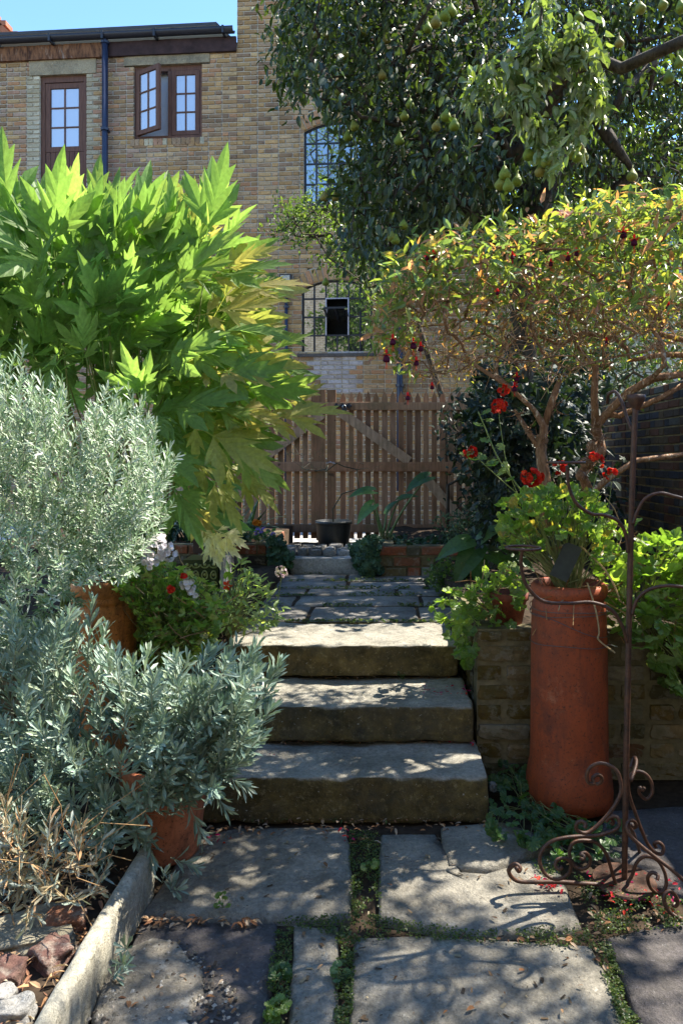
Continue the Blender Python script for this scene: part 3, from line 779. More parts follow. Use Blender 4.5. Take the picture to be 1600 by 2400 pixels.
planter((-1.6, 6, .5), 'low brick planter left of the far step, whitened lower courses', -2.6, -.945, 6.0, 3, lambda u, z: rnd.choice((0, 1, 2)) if z > .17 else rnd.choice((4, 4, 5, 3)), 1)
planter((.9, 5.9, .5), 'low brick planter right of the far step with red bricks', .0, 1.6, 5.9, 3, lambda u, z: rnd.randrange(6), -1)
# far step: long whitish kerb stone with a row of cobbles behind
fs = thing('far_step', (-.45, 6.1, .52), 'weathered white kerb stone step with cobbles before the black pot', 'step')
b = MB(); b.add(*rough_block(-.75, -.17, 6.02, 6.22, .50, .662, .02, 3.3, (24, 8, 8), .008)); b.build('kerb_stone', M_pale, fs, smooth=True)
for j in range(3):
    x = -.86
    while x < -.08:
        w = rnd.uniform(.10, .17); b = MB(); b.add(*rough_block(x, x+w-.012, 6.25+j*.17, 6.40+j*.17, .55, .70+rnd.uniform(0, .02), .03, x*9+j, (5, 5, 4), .006)); b.build('cobble', M_pale if rnd.random() < .6 else M_terr, fs, smooth=True); x += w
# ------------------------------------------------------------------ gate
gwood = N('gate_wood'); gv = gwood.coords(); gmap = gwood.n('ShaderNodeMapping'); gmap.inputs['Scale'].default_value = (16, 16, 1.3); gwood.l(gv, gmap.inputs[0])
gf_ = gwood.noise(3.2, 6, .65, gmap.outputs[0]); gc = gwood.mix(1.0, gwood.attr(), gwood.ramp(gf_, [(.25, .6), (.75, 1.35)]), 'MULTIPLY')
gc = gwood.mix(gwood.math('MULTIPLY', gwood.ramp(gwood.noise(2.6, 5, .7), [(.5, 0), (.7, 1)]), .55), gc, (.075, .075, .035))
kv = gwood.noise(9, 2, .5); gc = gwood.mix(gwood.ramp(kv, [(.74, 0), (.78, .8)]), gc, (.05, .03, .02))
M_gate = gwood.done(gwood.bsdf(gc, .8, .2, gwood.bump(gf_, .5, .006)))
YG = 8.2; GS = YG/FPX
def gX(px): return (px-890)*GS
def gZ(py): return EYE-(py-1071)*GS
WOODC = [(.29, .15, .085), (.24, .125, .07), (.32, .18, .105), (.19, .105, .065), (.28, .16, .10)]
def picket_tpl(seed):
    r = random.Random(seed); j = lambda a: r.uniform(-a, a); top = 1+j(.004)
    V = [(-.5, 0, 0), (.5, 0, 0), (.5, 0, .955+j(.004)), (0+j(.05), 0, top), (-.5, 0, .955+j(.004))]
    V += [(x, 1, z) for x, y, z in V]
    return Tpl(V, [(0, 1, 2, 3, 4), (9, 8, 7, 6, 5)]+[(k, k+5, (k+1) % 5+5, (k+1) % 5) for k in range(5)])
PT = [picket_tpl(i) for i in range(8)]
def gate_leaf(label, x0, x1, stile, pk, ya, yb, brace):
    t = thing('picket_gate', ((x0+x1)/2, YG, .5), label, 'gate')
    s = Scatter(PT, WOODC, M_gate)
    x = pk; zt, zb = gZ(ya), gZ(1262)
    while x0 < x < x1:
        w = .062+rnd.uniform(-.003, .003)
        s.put(np.array([[w, 0, 0], [0, .02, 0], [rnd.uniform(-.008, .008), 0, zt-zb+rnd.uniform(-.012, .012)]]).T, np.array((x, YG, zb)))
        x += .0935*(1 if brace > 0 else -1)
    s.emit(t, 'picket', 'pickets', 300)
    rails = []
    for (a, c) in ((943, 962), (1082, 1105), (1228, 1247)):
        b = MB(); b.c = rnd.choice(WOODC); b.add(*rough_block(x0, x1, YG-.05, YG-.003, gZ(c), gZ(a), .006, a+x0, (30, 4, 5), .003, .004)); b.C = [b.c]*len(b.V); b.build('rail', M_gate, t)
    b = MB(); b.c = WOODC[1]; b.box((stile, YG-.01, (gZ(914)+gZ(1266))/2), (.1, .035, gZ(914)-gZ(1266))); b.build('stile', M_gate, t)
    return t
gl = gate_leaf('left leaf of the picket gate, behind the big green shrub', gX(440), gX(764), gX(752), gX(735), 917, 0, -1)
gr = gate_leaf('right leaf of the picket gate, its top half in clear view', gX(766), gX(1175), gX(777), gX(804), 917, 0, 1)
def brace(t, a, c):
    p, q = Vector((gX(a[0]), YG-.028, gZ(a[1]))), Vector((gX(c[0]), YG-.028, gZ(c[1])))
    b = MB(); b.c = (.38, .25, .165); b.beam(p, q, .105, .04, up=(0, 1, 0)) ; b.build('brace', M_gate, t)
brace(gl, (756, 970), (608, 1081)); brace(gl, (598, 1107), (510, 1222)); brace(gr, (800, 968), (958, 1081)); brace(gr, (985, 1107), (1085, 1222))
b = MB(); b.c = WOODC[2]; b.box((gX(1190), YG+.02, gZ(1090)), (.1, .1, gZ(905)-gZ(1275))); props(b.build('gate_post', M_gate), 'dark timber post at the right end of the picket gate', 'post')
# bolt, padlock and chain
bt_ = thing('gate_bolt', (gX(803), YG-.07, gZ(952)), 'black sliding bolt across the top of the gate leaves', 'bolt')
b = MB(); b.tube([(gX(784), YG-.07, gZ(952)), (gX(824), YG-.07, gZ(952))], .014, 8); b.build('bar', M_iron, bt_)
for x in (789, 803, 818):
    b = MB(); b.box((gX(x), YG-.065, gZ(952)), (.03, .03, .055)); b.build('keeper', M_iron, bt_)
pl = thing('padlock', (gX(807), YG-.09, gZ(962)), 'black padlock with bright shackle hanging from the bolt', 'padlock')
b = MB(); b.add(*rough_block(gX(802), gX(813), YG-.105, YG-.075, gZ(967), gZ(957), .008, 1, (4, 4, 4), 0, 0)); b.build('lock_body', M_iron, pl, smooth=True)
M_steel = flat('bright_steel', (.55, .55, .55), .3, .5, .1, 30, metal=.9)
b = MB(); b.tube([(gX(807.5)+.02*math.cos(a), YG-.09, gZ(957)+.03*math.sin(a)) for a in np.linspace(0, math.pi, 9)], .005, 6); b.build('shackle', M_steel, pl, smooth=True)
ch = thing('gate_chain', (gX(776), YG-.06, gZ(1085)), 'short chain looped round the middle of the gate', 'chain')
for i in range(6):
    q = Vector((gX(768+i*3.4), YG-.06, gZ(1083+abs(i-2)*1.0))); b = MB(); b.tube([q+Vector((.011*math.cos(a), .008*math.sin(a) if i % 2 else 0, .008*math.sin(a) if not i % 2 else 0)) for a in np.linspace(0, 2*math.pi, 9)], .003, 5); b.build('link', M_steel, ch)

# ------------------------------------------------------------------ pots
tn = N('terracotta'); tc = tn.n('ShaderNodeRGB'); ta = tn.attr()
tf = tn.noise(7, 6, .7); tcol = tn.mix(1.0, ta, tn.ramp(tf, [(.25, .72), (.75, 1.22)]), 'MULTIPLY')
tcol = tn.mix(tn.ramp(tn.noise(90, 4, .75), [(.57, 0), (.63, .8)]), tcol, (.05, .022, .015))
tm = tn.n('ShaderNodeMapping'); tm.inputs['Scale'].default_value = (1, 1, .16); tn.l(tn.coords(), tm.inputs[0])
tcol = tn.mix(tn.math('MULTIPLY', tn.ramp(tn.noise(26, 5, .7, tm.outputs[0]), [(.5, 0), (.68, 1)]), .5), tcol, (.09, .03, .02))
tcol = tn.mix(tn.ramp(tn.noise(11, 6, .8), [(.58, 0), (.70, .4)]), tcol, (.44, .2, .11))
tz = tn.n('ShaderNodeSeparateXYZ'); tn.l(tn.coords(), tz.inputs[0])
tcol = tn.mix(tn.math('MULTIPLY', tn.ramp(tn.noise(5, 8, .8), [(.50, 0), (.64, 1)]), .6), tcol, (.075, .03, .022))
M_terra = tn.done(tn.bsdf(tcol, .62, .35, tn.bump(tn.noise(120, 4, .7), .35, .003)))
M_rose = M_terra
M_wire = flat('wire', (.10, .09, .085), .5, .4, .2, 40, metal=.4)
cp = thing('chimney_pot', (.83, 3.19, 0), 'tall orange-red chimney pot planter wound with wire, right of the steps', 'chimney pot')
b = MB(); b.c = (.29, .06, .018)
prof = [(.155, -.01), (.184, .0), (.187, .05), (.184, .10), (.176, .15), (.170, .17), (.168, .25), (.166, .45), (.163, .65), (.160, .82), (.158, .862), (.150, .872), (.150, .884), (.160, .893), (.166, .915), (.163, .938), (.150, .95), (.138, .945), (.132, .9), (.132, .86), (0, .86)]
b.lathe(prof, (.83, 3.19, 0), 56, .004, seed=2); b.build('pot_body', M_terra, cp, smooth=True)
b = MB(); b.lathe([(.131, .0), (.09, .02), (0, .025)], (.83, 3.19, .865), 20, .01); b.build('soil', M_soil, cp)
for (z0, amp, ph, tilt) in ((.845, .004, 0, .0), (.70, .006, 1, .0), (.775, .008, 2, -.05), (.83, .004, .5, .012)):
    b = MB(); b.tube([(.83+.169*math.cos(a), 3.19+.169*math.sin(a), z0+tilt*math.cos(a)+amp*math.sin(3*a+ph)) for a in np.linspace(0, 2*math.pi, 40)], .0016, 5); b.build('wire', M_wire, cp)
b = MB(); b.tube([(.965, 3.085, .70), (.975, 3.06, .708), (.99, 3.055, .703), (1.0, 3.06, .70)], .002, 5); b.build('wire_end', M_steel, cp)
tp = thing('terracotta_pot', (-1.255, 3.30, 0), 'tall orange terracotta pot with rolled rim behind the silver shrub', 'pot')
b = MB(); b.c = (.62, .22, .06)
b.lathe([(.10, 0), (.115, .0), (.125, .30), (.138, .55), (.144, .70), (.143, .80), (.138, .83), (.132, .836), (.132, .845), (.137, .85), (.137, .866), (.130, .872), (.132, .88), (.139, .89), (.139, .93), (.134, .945), (.122, .945), (.118, .88), (0, .87)], (-1.255, 3.30, 0), 48, .003, seed=5); b.build('pot_body', M_terra, tp, smooth=True)
b = MB(); b.lathe([(.119, 0), (.06, .02), (0, .02)], (-1.255, 3.30, .88), 16, .01); b.build('soil', M_soil, tp)
rp = thing('rose_pot', (-.815, 2.77, 0), 'rose terracotta flowerpot at the end of the log edging', 'pot')
b = MB(); b.c = (.44, .15, .075)
b.lathe([(.10, 0), (.122, .0), (.124, .012), (.16, .285), (.163, .29), (.172, .292), (.176, .35), (.17, .355), (.158, .355), (.152, .30), (0, .29)], (-.815, 2.77, 0), 48, .003, seed=9); b.build('pot_body', M_terra, rp, smooth=True)
b = MB(); b.lathe([(.151, 0), (.08, .02), (0, .02)], (-.815, 2.77, .31), 16, .01); b.build('soil', M_soil, rp)
sp = thing('small_pot', (.70, 3.55, .68), 'small dark terracotta pot half hidden behind the chimney pot rim', 'pot')
b = MB(); b.c = (.24, .06, .035); b.lathe([(.0, 0), (.06, .0), (.085, .13), (.095, .135), (.095, .17), (.08, .17), (.075, .12), (0, .11)], (.63, 3.55, .67), 28, .002); b.build('pot_body', M_terra, sp, smooth=True)
M_plast = flat('black_plastic', (.02, .024, .024), .4, .4, .2, 10, bump=.05)
bp = thing('black_pot', (-.44, 6.9, .66), 'big black plastic pot standing before the gate', 'pot')
b = MB(); b.lathe([(0, 0), (.135, 0), (.14, .01), (.165, .25), (.168, .255), (.175, .256), (.176, .285), (.168, .286), (.160, .25), (0, .24)], (-.44, 6.9, .61), 40); b.build('pot_body', M_plast, bp, smooth=True)
b = MB(); b.lathe([(.158, 0), (.1, .02), (0, .025)], (-.44, 6.9, .845), 20, .015); b.build('soil', M_soil, bp)
# slate marker in the chimney pot
sm = MB(); q = [onz(1300, 1353, .93), None]
c0 = at(1326, 1316, 3.02); ax = Vector((.42, 0, .9)).normalized(); sx = Vector((.9, -.1, -.42)).normalized(); nn = ax.cross(sx)
hl, hw = .078, .038; poly = [(-hl, -hw), (hl*.8, -hw), (hl*.98, -hw*.6), (hl, hw*.7), (hl*.9, hw), (-hl, hw)]
V = [c0+ax*a+sx*b_ for a, b_ in poly]; V += [v+nn*.008 for v in V]; n = len(poly)
sm.add(V, [tuple(range(n)), tuple(range(2*n-1, n-1, -1))]+[(k, k+n, (k+1) % n+n, (k+1) % n) for k in range(n)])
props(sm.build('slate_marker', flat('grey_slate', (.035, .042, .036), .6, .3, .3, 30)), 'tilted dark slate marker stuck in the chimney pot soil', 'plant marker')

# glazed relief tile trough and brown relief trough on the left bed
def trough(name, label, px, py, Y, w, h, d, base, mat, relief, cat='planter'):
    c = at(px, py, Y); t = thing(name, tuple(c-Vector((0, 0, h/2))), label, cat)
    b = MB(); b.box(c+Vector((0, d/2, -.06)), (w, d, h+.12)); b.build('trough_body', mat, t)
    b = MB(); b.c = (.5, .5, .5)
    for i in range(4):
        for k in range(3):
            x = c.x-w/2+w*(i+.5)/4+(0 if k % 2 else 0); z = c.z-h/2+h*(k+.5)/3; r = w/9.5
            y = c.y-.004
            if k == 1: pts = [(x+r*.75*math.sin(a)*(1-.25*math.cos(a)), y, z+r*1.1*math.cos(a)) for a in np.linspace(0, 2*math.pi, 13)]
            elif k == 0: pts = [(x+r*(1.0-.08*q)*math.cos(.9*q), y, z+r*(1.0-.08*q)*math.sin(.9*q)) for q in np.linspace(0, 7, 16)]
            else: pts = [(x+r*1.05*math.cos(a), y, z+r*.8*math.sin(a)) for a in np.linspace(math.pi*.95, 2.05*math.pi, 10)]
            b.tube(pts, r*.20, 5); 
            b.lathe([(0, r*.22), (r*.3, r*.18), (r*.5, 0)], (0, 0, 0), 8); 
            for q in range(24): 
                vx, vy, vz = b.V[-24+q]; b.V[-24+q] = (x+vx, y-vz+.004, z+vy)
    b.build('relief', relief, t, smooth=True); return t, c
M_grn = flat('dark_green_glaze', (.035, .05, .02), .3, .5, .3, 20); M_grn2 = flat('olive_glaze', (.20, .22, .07), .3, .5, .3, 25)
t, c = trough('tile_trough', 'green glazed trough with moulded scroll and leaf relief by the steps', 470, 1347, 3.9, .19, .16, .2, 0, M_grn, M_grn2)
b = MB(); b.box(c+Vector((.12, .08, 0)), (.02, .2, .18)); b.build('end_slab', M_pale, t)
t, c = trough('brown_trough', 'dark brown relief trough behind the green glazed one', 497, 1238, 5.75, .3, .16, .2, 0, flat('brown_glaze', (.05, .028, .022), .4, .4, .3, 20), flat('brown_relief', (.085, .045, .035), .4, .4, .3, 20))
b = MB(); b.add(*rough_block(c.x-.12, c.x+.14, c.y, c.y+.2, .6, c.z-.08, .02, 3, (8, 8, 8), .01)); b.build('plinth', M_pale, t, smooth=True)

# ------------------------------------------------------------------ rusty wrought iron plant stand
rn_ = N('rusty_iron'); f1 = rn_.noise(45, 5, .7); f2 = rn_.noise(160, 3, .7)
rc_ = rn_.mix(rn_.ramp(f1, [(.35, 0), (.65, 1)]), (.03, .014, .009), (.095, .038, .018)); rc_ = rn_.mix(rn_.ramp(f2, [(.62, 0), (.7, .5)]), rc_, (.12, .055, .025))
M_rust = rn_.done(rn_.bsdf(rc_, .55, .45, rn_.bump(f2, .5, .003)))
YS = 2.55
st = thing('plant_stand', (.857, YS, 0), 'rusty wrought iron plant stand with scrolled feet and ring arms', 'plant stand')
def P2(px, py, dy=0.0): return at(px, py, YS+dy)
def smooth_path(pts, n=8):
    P = [Vector(p) for p in pts]; out = []
    for i in range(len(P)-1):
        p0, p1, p2, p3 = P[max(i-1, 0)], P[i], P[i+1], P[min(i+2, len(P)-1)]
        for k in range(n):
            t = k/n; out.append(.5*((2*p1)+(p2-p0)*t+(2*p0-5*p1+4*p2-p3)*t*t+(3*p1-p0-3*p2+p3)*t**3))
    out.append(P[-1]); return out
b = MB(); b.tube(smooth_path([P2(1462, 2072), P2(1466, 1800), P2(1474, 1400), P2(1480, 1150), P2(1488, 945)]), .0102, 10, wob=.12); b.build('post', M_rust, st, smooth=True)
b = MB(); b.lathe([(0, 0), (.108, 0), (.11, .006), (.106, .012), (0, .014)], (.857, YS, .004), 36, .003); b.build('base_plate', M_rust, st)
b = MB(); b.lathe([(.010, -.02), (.022, 0), (.031, .018), (.033, .034), (.03, .034), (.025, .018), (0, .01)], P2(1490, 948), 24, .002); b.build('cup', M_rust, st, smooth=True)
RAD = .0063
def arm(pts, name='arm', r=RAD, dy0=0, dy1=0):
    n = len(pts); b = MB(); P = [P2(x, y, dy0+(dy1-dy0)*i/(n-1)) for i, (x, y) in enumerate(pts)]
    b.tube(smooth_path(P), r, 8, wob=.1); return b.build(name, M_rust, st, smooth=True)
def ring(px, py, rad, dy):
    b = MB(); c = P2(px, py, dy); b.tube([c+Vector((rad*math.cos(a), rad*math.sin(a), 0)) for a in np.linspace(0, 2*math.pi, 33)], .005, 6); b.build('ring', M_rust, st, smooth=True)
arm([(1470, 1295), (1466, 1255), (1448, 1222), (1415, 1207), (1385, 1204), (1350, 1180), (1332, 1140), (1328, 1092)], dy0=-.01, dy1=-.06); ring(1326, 1084, .062, -.03)
arm([(1468, 1505), (1458, 1470), (1432, 1430), (1385, 1412), (1330, 1414), (1270, 1408), (1232, 1370), (1220, 1320), (1224, 1285)], dy0=-.01, dy1=-.10); ring(1225, 1284, .058, -.06)
arm([(1482, 1228), (1494, 1195), (1512, 1168), (1545, 1156), (1582, 1164), (1620, 1172), (1660, 1160), (1690, 1120), (1694, 1080)], dy0=-.01, dy1=-.04); ring(1694, 1074, .06, -.02)
arm([(1480, 1440), (1492, 1405), (1520, 1382), (1560, 1373), (1600, 1376), (1650, 1384), (1700, 1370), (1726, 1330), (1730, 1290)], dy0=-.01, dy1=-.08); ring(1730, 1284, .06, -.05)
arm([(1486, 1020), (1470, 985), (1455, 940), (1440, 918), (1425, 925), (1422, 945)], dy0=0, dy1=.12)
def spiral(cx, cy, r0, a0, turns, n=14, sg=1):
    return [(cx+r0*(1-.78*i/n)*math.cos(a0+sg*2*math.pi*turns*i/n), cy+r0*(1-.78*i/n)*math.sin(a0+sg*2*math.pi*turns*i/n)) for i in range(n+1)]
K = 1/2.613
def z4(*p): return [(1000+x*K, 1450+y*K) for x, y in p]
# left foot: upper S scroll, lower C scroll, long ground bar
arm(z4((1035, 1015), (1060, 1005), (1070, 975), (1045, 955), (1015, 975), (1018, 1010), (985, 1000), (978, 950), (1005, 905), (1060, 885), (1120, 900), (1165, 940), (1185, 1010), (1180, 1080), (1130, 1170), (1060, 1250), (1000, 1300), (955, 1312), (915, 1290), (915, 1255), (945, 1240), (970, 1258), (962, 1280)), 'scroll', dy0=-.05, dy1=-.16)
arm(z4((1120, 1245), (1135, 1258), (1140, 1240), (1120, 1220), (1100, 1238), (1112, 1222), (1140, 1210), (1170, 1225), (1172, 1270), (1130, 1300), (1050, 1325), (950, 1332), (850, 1340), (760, 1365), (700, 1425), (690, 1500), (730, 1570), (800, 1595), (865, 1560), (880, 1500), (850, 1468), (800, 1475), (785, 1510), (810, 1535), (825, 1520)), 'scroll', dy0=-.01, dy1=-.13)
arm(z4((940, 1470), (955, 1472), (960, 1455), (940, 1440), (970, 1435), (1000, 1470), (980, 1520), (930, 1530), (885, 1490), (870, 1420), (900, 1370), (970, 1358), (1040, 1375), (1090, 1430), (1120, 1510), (1140, 1580), (1165, 1640), (1190, 1640)), 'scroll', dy0=-.12, dy1=-.02)
arm(z4((545, 1525), (560, 1545), (568, 1525), (545, 1505), (520, 1515), (500, 1545), (520, 1585), (570, 1610), (680, 1612), (800, 1612), (950, 1622), (1060, 1628)), 'foot_bar', .0075, dy0=-.10, dy1=-.03)
# right foot
arm(z4((1330, 1035), (1318, 1050), (1300, 1035), (1300, 1070), (1340, 1105), (1375, 1070), (1375, 1010), (1340, 955), (1290, 935), (1245, 960), (1230, 1020), (1240, 1090), (1270, 1180), (1310, 1290), (1350, 1380), (1395, 1430), (1435, 1440), (1445, 1400), (1420, 1370), (1390, 1378), (1400, 1400)), 'scroll', dy0=.03, dy1=.1)
arm(z4((1255, 1265), (1270, 1280), (1280, 1262), (1262, 1238), (1235, 1240), (1220, 1275), (1245, 1330), (1320, 1400), (1410, 1470), (1500, 1540), (1568, 1600), (1640, 1660), (1690, 1700)), 'scroll', dy0=0, dy1=-.14)
arm(z4((1210, 1640), (1250, 1580), (1285, 1490), (1340, 1455), (1410, 1480), (1455, 1560), (1460, 1640), (1420, 1680), (1370, 1650), (1350, 1590), (1375, 1555), (1410, 1570), (1408, 1600)), 'scroll', dy0=-.02, dy1=-.12)
arm(z4((1500, 1750), (1520, 1760), (1535, 1735), (1515, 1690), (1480, 1670), (1450, 1700), (1460, 1760), (1500, 1810), (1560, 1840)), 'scroll', dy0=-.16, dy1=-.2)
# back foot
b = MB(); b.tube(smooth_path([P2(1478, 1830, .02), P2(1490, 1790, .09), P2(1485, 1775, .14), P2(1476, 1800, .12)]), RAD, 8); b.build('scroll', M_rust, st, smooth=True)
b = MB(); b.tube(smooth_path([P2(1470, 1930, .01), P2(1486, 1960, .1), P2(1498, 2000, .2), P2(1500, 2028, .22), P2(1490, 2030, .16), P2(1484, 2060, .02)]), RAD, 8); b.build('scroll', M_rust, st, smooth=True)

# ------------------------------------------------------------------ fluted stone edging on the left
ed = MB(); V = []; F = []; prof = []
for k in range(17): 
    a = math.pi*k/16; prof.append((-.026*math.cos(a), .125+.026*math.sin(a)))
prof = [(-.028, -.02), (-.028, .04), (-.028, .09)]+prof+[(.028, .10), (.03, .075), (.031, .05), (.031, .02), (.03, -.02)]
ny = 130; m = len(prof)
for j in range(ny+1):
    y = .9+(2.51-.9)*j/ny; xc = -.80+.012*math.sin(y*2.2)
    for (px_, pz) in prof:
        fl = noise.noise(Vector((y*24+pz*5, 2.2, pz*2)))*.007+noise.noise(Vector((y*55+pz*9, 7.2, pz*3)))*.003
        k = 1 if px_ > -.01 else .35
        dx = fl*k*(1 if pz < .13 else .5); dz = .006*noise.noise(Vector((y*9, 1, 4)))*(pz > .03)
        V.append((xc+px_+dx, y, pz+dz+(fl*.6 if pz > .12 else 0)))
for j in range(ny):
    for k in range(m-1): a = j*m+k; F.append((a, a+1, a+m+1, a+m))
F.append(tuple(range(m-1, -1, -1))); F.append(tuple(ny*m+k for k in range(m)))
ed.add(V, F); props(ed.build('stone_edging', stonemat('cream_edging', (.46, .43, .33), (.60, .56, .45), la=.9, moss=.05), smooth=True), 'long cream bark-textured edging stone in the lower left corner', 'edging')
# rubble lying in the left corner
def lump(name, px, py, z, size, mat, label, cat='stone', seed=0, rot=0.0, cut_=.72):
    c = onz(px, py, z); c.z = z
    import bmesh
    bm = bmesh.new(); bmesh.ops.create_icosphere(bm, subdivisions=4, radius=1.0)
    for v in bm.verts:
        d = v.co.normalized(); q = Vector([max(-cut_, min(cut_, d[i])) for i in range(3)]); r = 1+.35*noise.noise(d*1.6+Vector((seed, 0, 0)))+.08*noise.noise(d*5+Vector((seed, 2, 0)))
        p = q*r/cut_; v.co = Vector((p.x*size[0], p.y*size[1], p.z*size[2]))
    bm.transform(Matrix.Translation(c) @ Matrix.Rotation(rot, 4, 'Z'))
    me = bpy.data.meshes.new(name); bm.to_mesh(me); bm.free(); me.materials.append(mat)
    for p in me.polygons: p.use_smooth = True
    return props(link(name, me), label, cat)
M_sand = stonemat('sandstone', (.30, .27, .19), (.38, .35, .26), la=.9, moss=0); M_bk = stonemat('broken_brick', (.30, .11, .055), (.40, .18, .10), (.45, .36, .27), la=.56, moss=.6); M_bk2 = stonemat('dull_brick', (.15, .075, .06), (.24, .14, .115), (.40, .33, .27), la=.55, moss=.6)
lump('sandstone_lump', 75, 2195, .09, (.11, .085, .035), M_sand, 'broad flat sandstone lump among dead leaves in the corner', seed=1, rot=.3, cut_=.7)
lump('brick_chunk', 150, 2165, .10, (.055, .04, .03), M_bk, 'orange broken brick behind the sandstone lump', 'brick', seed=4, rot=.4)
lump('brick_chunk', 122, 2238, .10, (.045, .05, .03), M_bk2, 'dull red brick chunk right of the sandstone lump', 'brick', seed=6, rot=.9)
lump('brick_chunk', 22, 2290, .09, (.04, .05, .035), M_bk2, 'dull pink brick piece at the left picture edge', 'brick', seed=9, rot=.2)
lump('pebble', 36, 2378, .10, (.045, .035, .03), M_pale, 'grey white speckled pebble by the near end of the edging', seed=12)
lump('pebble', 8, 2345, .10, (.03, .03, .025), M_pale, 'small grey pebble beside the pink brick piece', seed=14)
lump('rock', 1148, 1330, .66, (.05, .05, .11), stonemat('lichen_rock', (.22, .2, .17), (.4, .38, .32), moss=.1), 'upright pale lichened rock beside the trailing leaves', seed=17, cut_=.6)
lump('pebble', 1156, 1843, .03, (.02, .02, .018), M_pale, 'little white pebble beside the bottom step', seed=21)
# ------------------------------------------------------------------ leaf templates
def simple_leaf(w=.4, fold=.18, droop=.18, st=(.0, .3, .62, 1.0), prof=(.0, .8, .9, 0)):
    V = [(0, 0, 0)]; F = []
    for s, p in list(zip(st, prof))[1:-1]:
        z = -droop*s*s
        V += [(s, -w/2*p, z+fold*w*p*.5), (s, 0, z), (s, w/2*p, z+fold*w*p*.5)]
    n = len(st)-2; V.append((1, 0, -droop))
    F += [(0, 2, 1), (0, 3, 2)]
    for i in range(n-1):
        a = 1+3*i; F += [(a, a+1, a+4, a+3), (a+1, a+2, a+5, a+4)]
    a = 1+3*(n-1); e = len(V)-1; F += [(a, a+1, e), (a+1, a+2, e)]
    return Tpl(V, F)
L_oval = [simple_leaf(.46, .5, d, (0, .2, .5, .8, 1), (0, .75, 1, .7, 0)) for d in (.1, .25, .45)]
L_lance = [simple_leaf(.36, .5, d, (0, .25, .6, 1), (0, .9, .85, 0)) for d in (.12, .3, .5)]
L_narrow = [simple_leaf(.17, .3, d, (0, .4, .75, 1), (0, .9, 1, 0)) for d in (.03, .12, -.08)]
L_spoon = [simple_leaf(.195, .35, d, (0, .35, .75, 1), (0, .6, 1, 0)) for d in (.02, .15, -.1)]
L_tiny = [Tpl([(0, 0, 0), (.5, -.45, .1), (1, 0, 0), (.5, .45, .1)], [(0, 1, 2, 3)])]
def half_outline(pts, fold, droop):
    """pts: (midrib x, outline x, outline y)"""
    V = []; F = []; n = len(pts)
    dz = lambda x, y: -droop*x*x+fold*abs(y)-.35*y*y
    for m, x, y in pts: V += [(m, 0, dz(m, 0)), (x, -y, dz(x, y)), (x, y, dz(x, y))]
    for i in range(n-1):
        a = 3*i; b = a+3; F += [(a, b, b+1, a+1), (a, a+2, b+2, b)]
    return V, F
LOBE = [(0, 0, .0), (.10, .10, .04), (.20, .36, .17), (.30, .68, .30), (.36, .50, .125), (.50, .66, .17), (.60, .86, .205), (.66, .78, .105), (.82, .94, .07), (1, 1.1, 0)]
LOBE2 = [(0, 0, .0), (.12, .12, .04), (.25, .46, .19), (.36, .74, .27), (.44, .58, .11), (.62, .80, .13), (.8, .92, .075), (1, 1.08, 0)]
def peony_leaf(seed):
    r = random.Random(seed); V = []; F = []
    def put(src, ang, s, org, roll, tilt):
        n = len(V); M = Matrix.Rotation(ang, 3, 'Z') @ Matrix.Rotation(tilt, 3, 'Y') @ Matrix.Rotation(roll, 3, 'X')
        v, f = src
        for p in v:
            q = M @ (Vector(p)*s)+Vector(org); V.append(tuple(q))
        F.extend(tuple(i+n for i in t) for t in f)
    fo, dr = r.uniform(.1, .4), r.uniform(.0, .35)
    put(half_outline(LOBE, fo, dr), r.uniform(-.1, .1), .62, (.38, 0, 0), r.uniform(-.2, .2), 0)
    for sg in (-1, 1):
        put(half_outline(LOBE2, fo, dr), sg*r.uniform(.6, .85), .50, (.34, 0, -.004), sg*r.uniform(-.1, .5), r.uniform(0, .2))
        put(half_outline(LOBE2, fo, dr), sg*r.uniform(.85, 1.15), .34, (.12, 0, -.008), sg*r.uniform(0, .5), r.uniform(0, .25))
    n = len(V); V.extend([(0, -.008, 0), (0, .008, 0), (.4, .006, 0), (.4, -.006, 0)]); F.append((n, n+3, n+2, n+1))
    return Tpl(V, F)
L_peony = [peony_leaf(i) for i in range(9)]
def round_leaf(seed, lobes=7, cup=.25, deep=.13):
    r = random.Random(seed); n = lobes*3; V = [(0, 0, -.02)]; F = []
    for ring in (.55, 1.0):
        for i in range(n+1):
            a = -2.75+5.5*i/n; k = 1+deep*math.cos(a*lobes*2*math.pi/5.5)*(ring > .9)+r.uniform(-.03, .03)
            rad = .5*ring*k; z = cup*ring*ring*.5+.05*math.sin(a*lobes*1.1)*ring
            V.append((.05+rad*math.cos(a), rad*math.sin(a), z))
    for i in range(n):
        F.append((0, 1+i, 2+i)); F.append((1+i, n+2+i, n+3+i, 2+i))
    return Tpl(V, F)
L_round = [round_leaf(i, 6, c, .10) for i, c in enumerate((.35, .15, -.2, .5))]
L_ivy = [round_leaf(i+9, 5, c, .22) for i, c in enumerate((.2, .05, -.25))]
L_scal = [round_leaf(i+19, 9, c, .07) for i, c in enumerate((.2, -.1, -.25))]
def blade(w, bend, n=7):
    V = []; F = []
    for i in range(n+1):
        t = i/n; a = bend*t; x = (math.sin(a)/bend if bend else t); z = ((1-math.cos(a))/bend if bend else 0); ww = w*(1-t**3)*(.75+.5*t*(1-t)*2)
        V += [(x, -ww/2, -z+ww*.15), (x, 0, -z), (x, ww/2, -z+ww*.15)]
    for i in range(n):
        a = 3*i; F += [(a, a+1, a+4, a+3), (a+1, a+2, a+5, a+4)]
    return Tpl(V, F)
L_strap = [blade(.06, b) for b in (.5, 1.1, 1.7, 2.1)]
M_peony = leafmat('peony_leaf', .6, (1.9, 2.0, 1.0), .45, .3, .22)
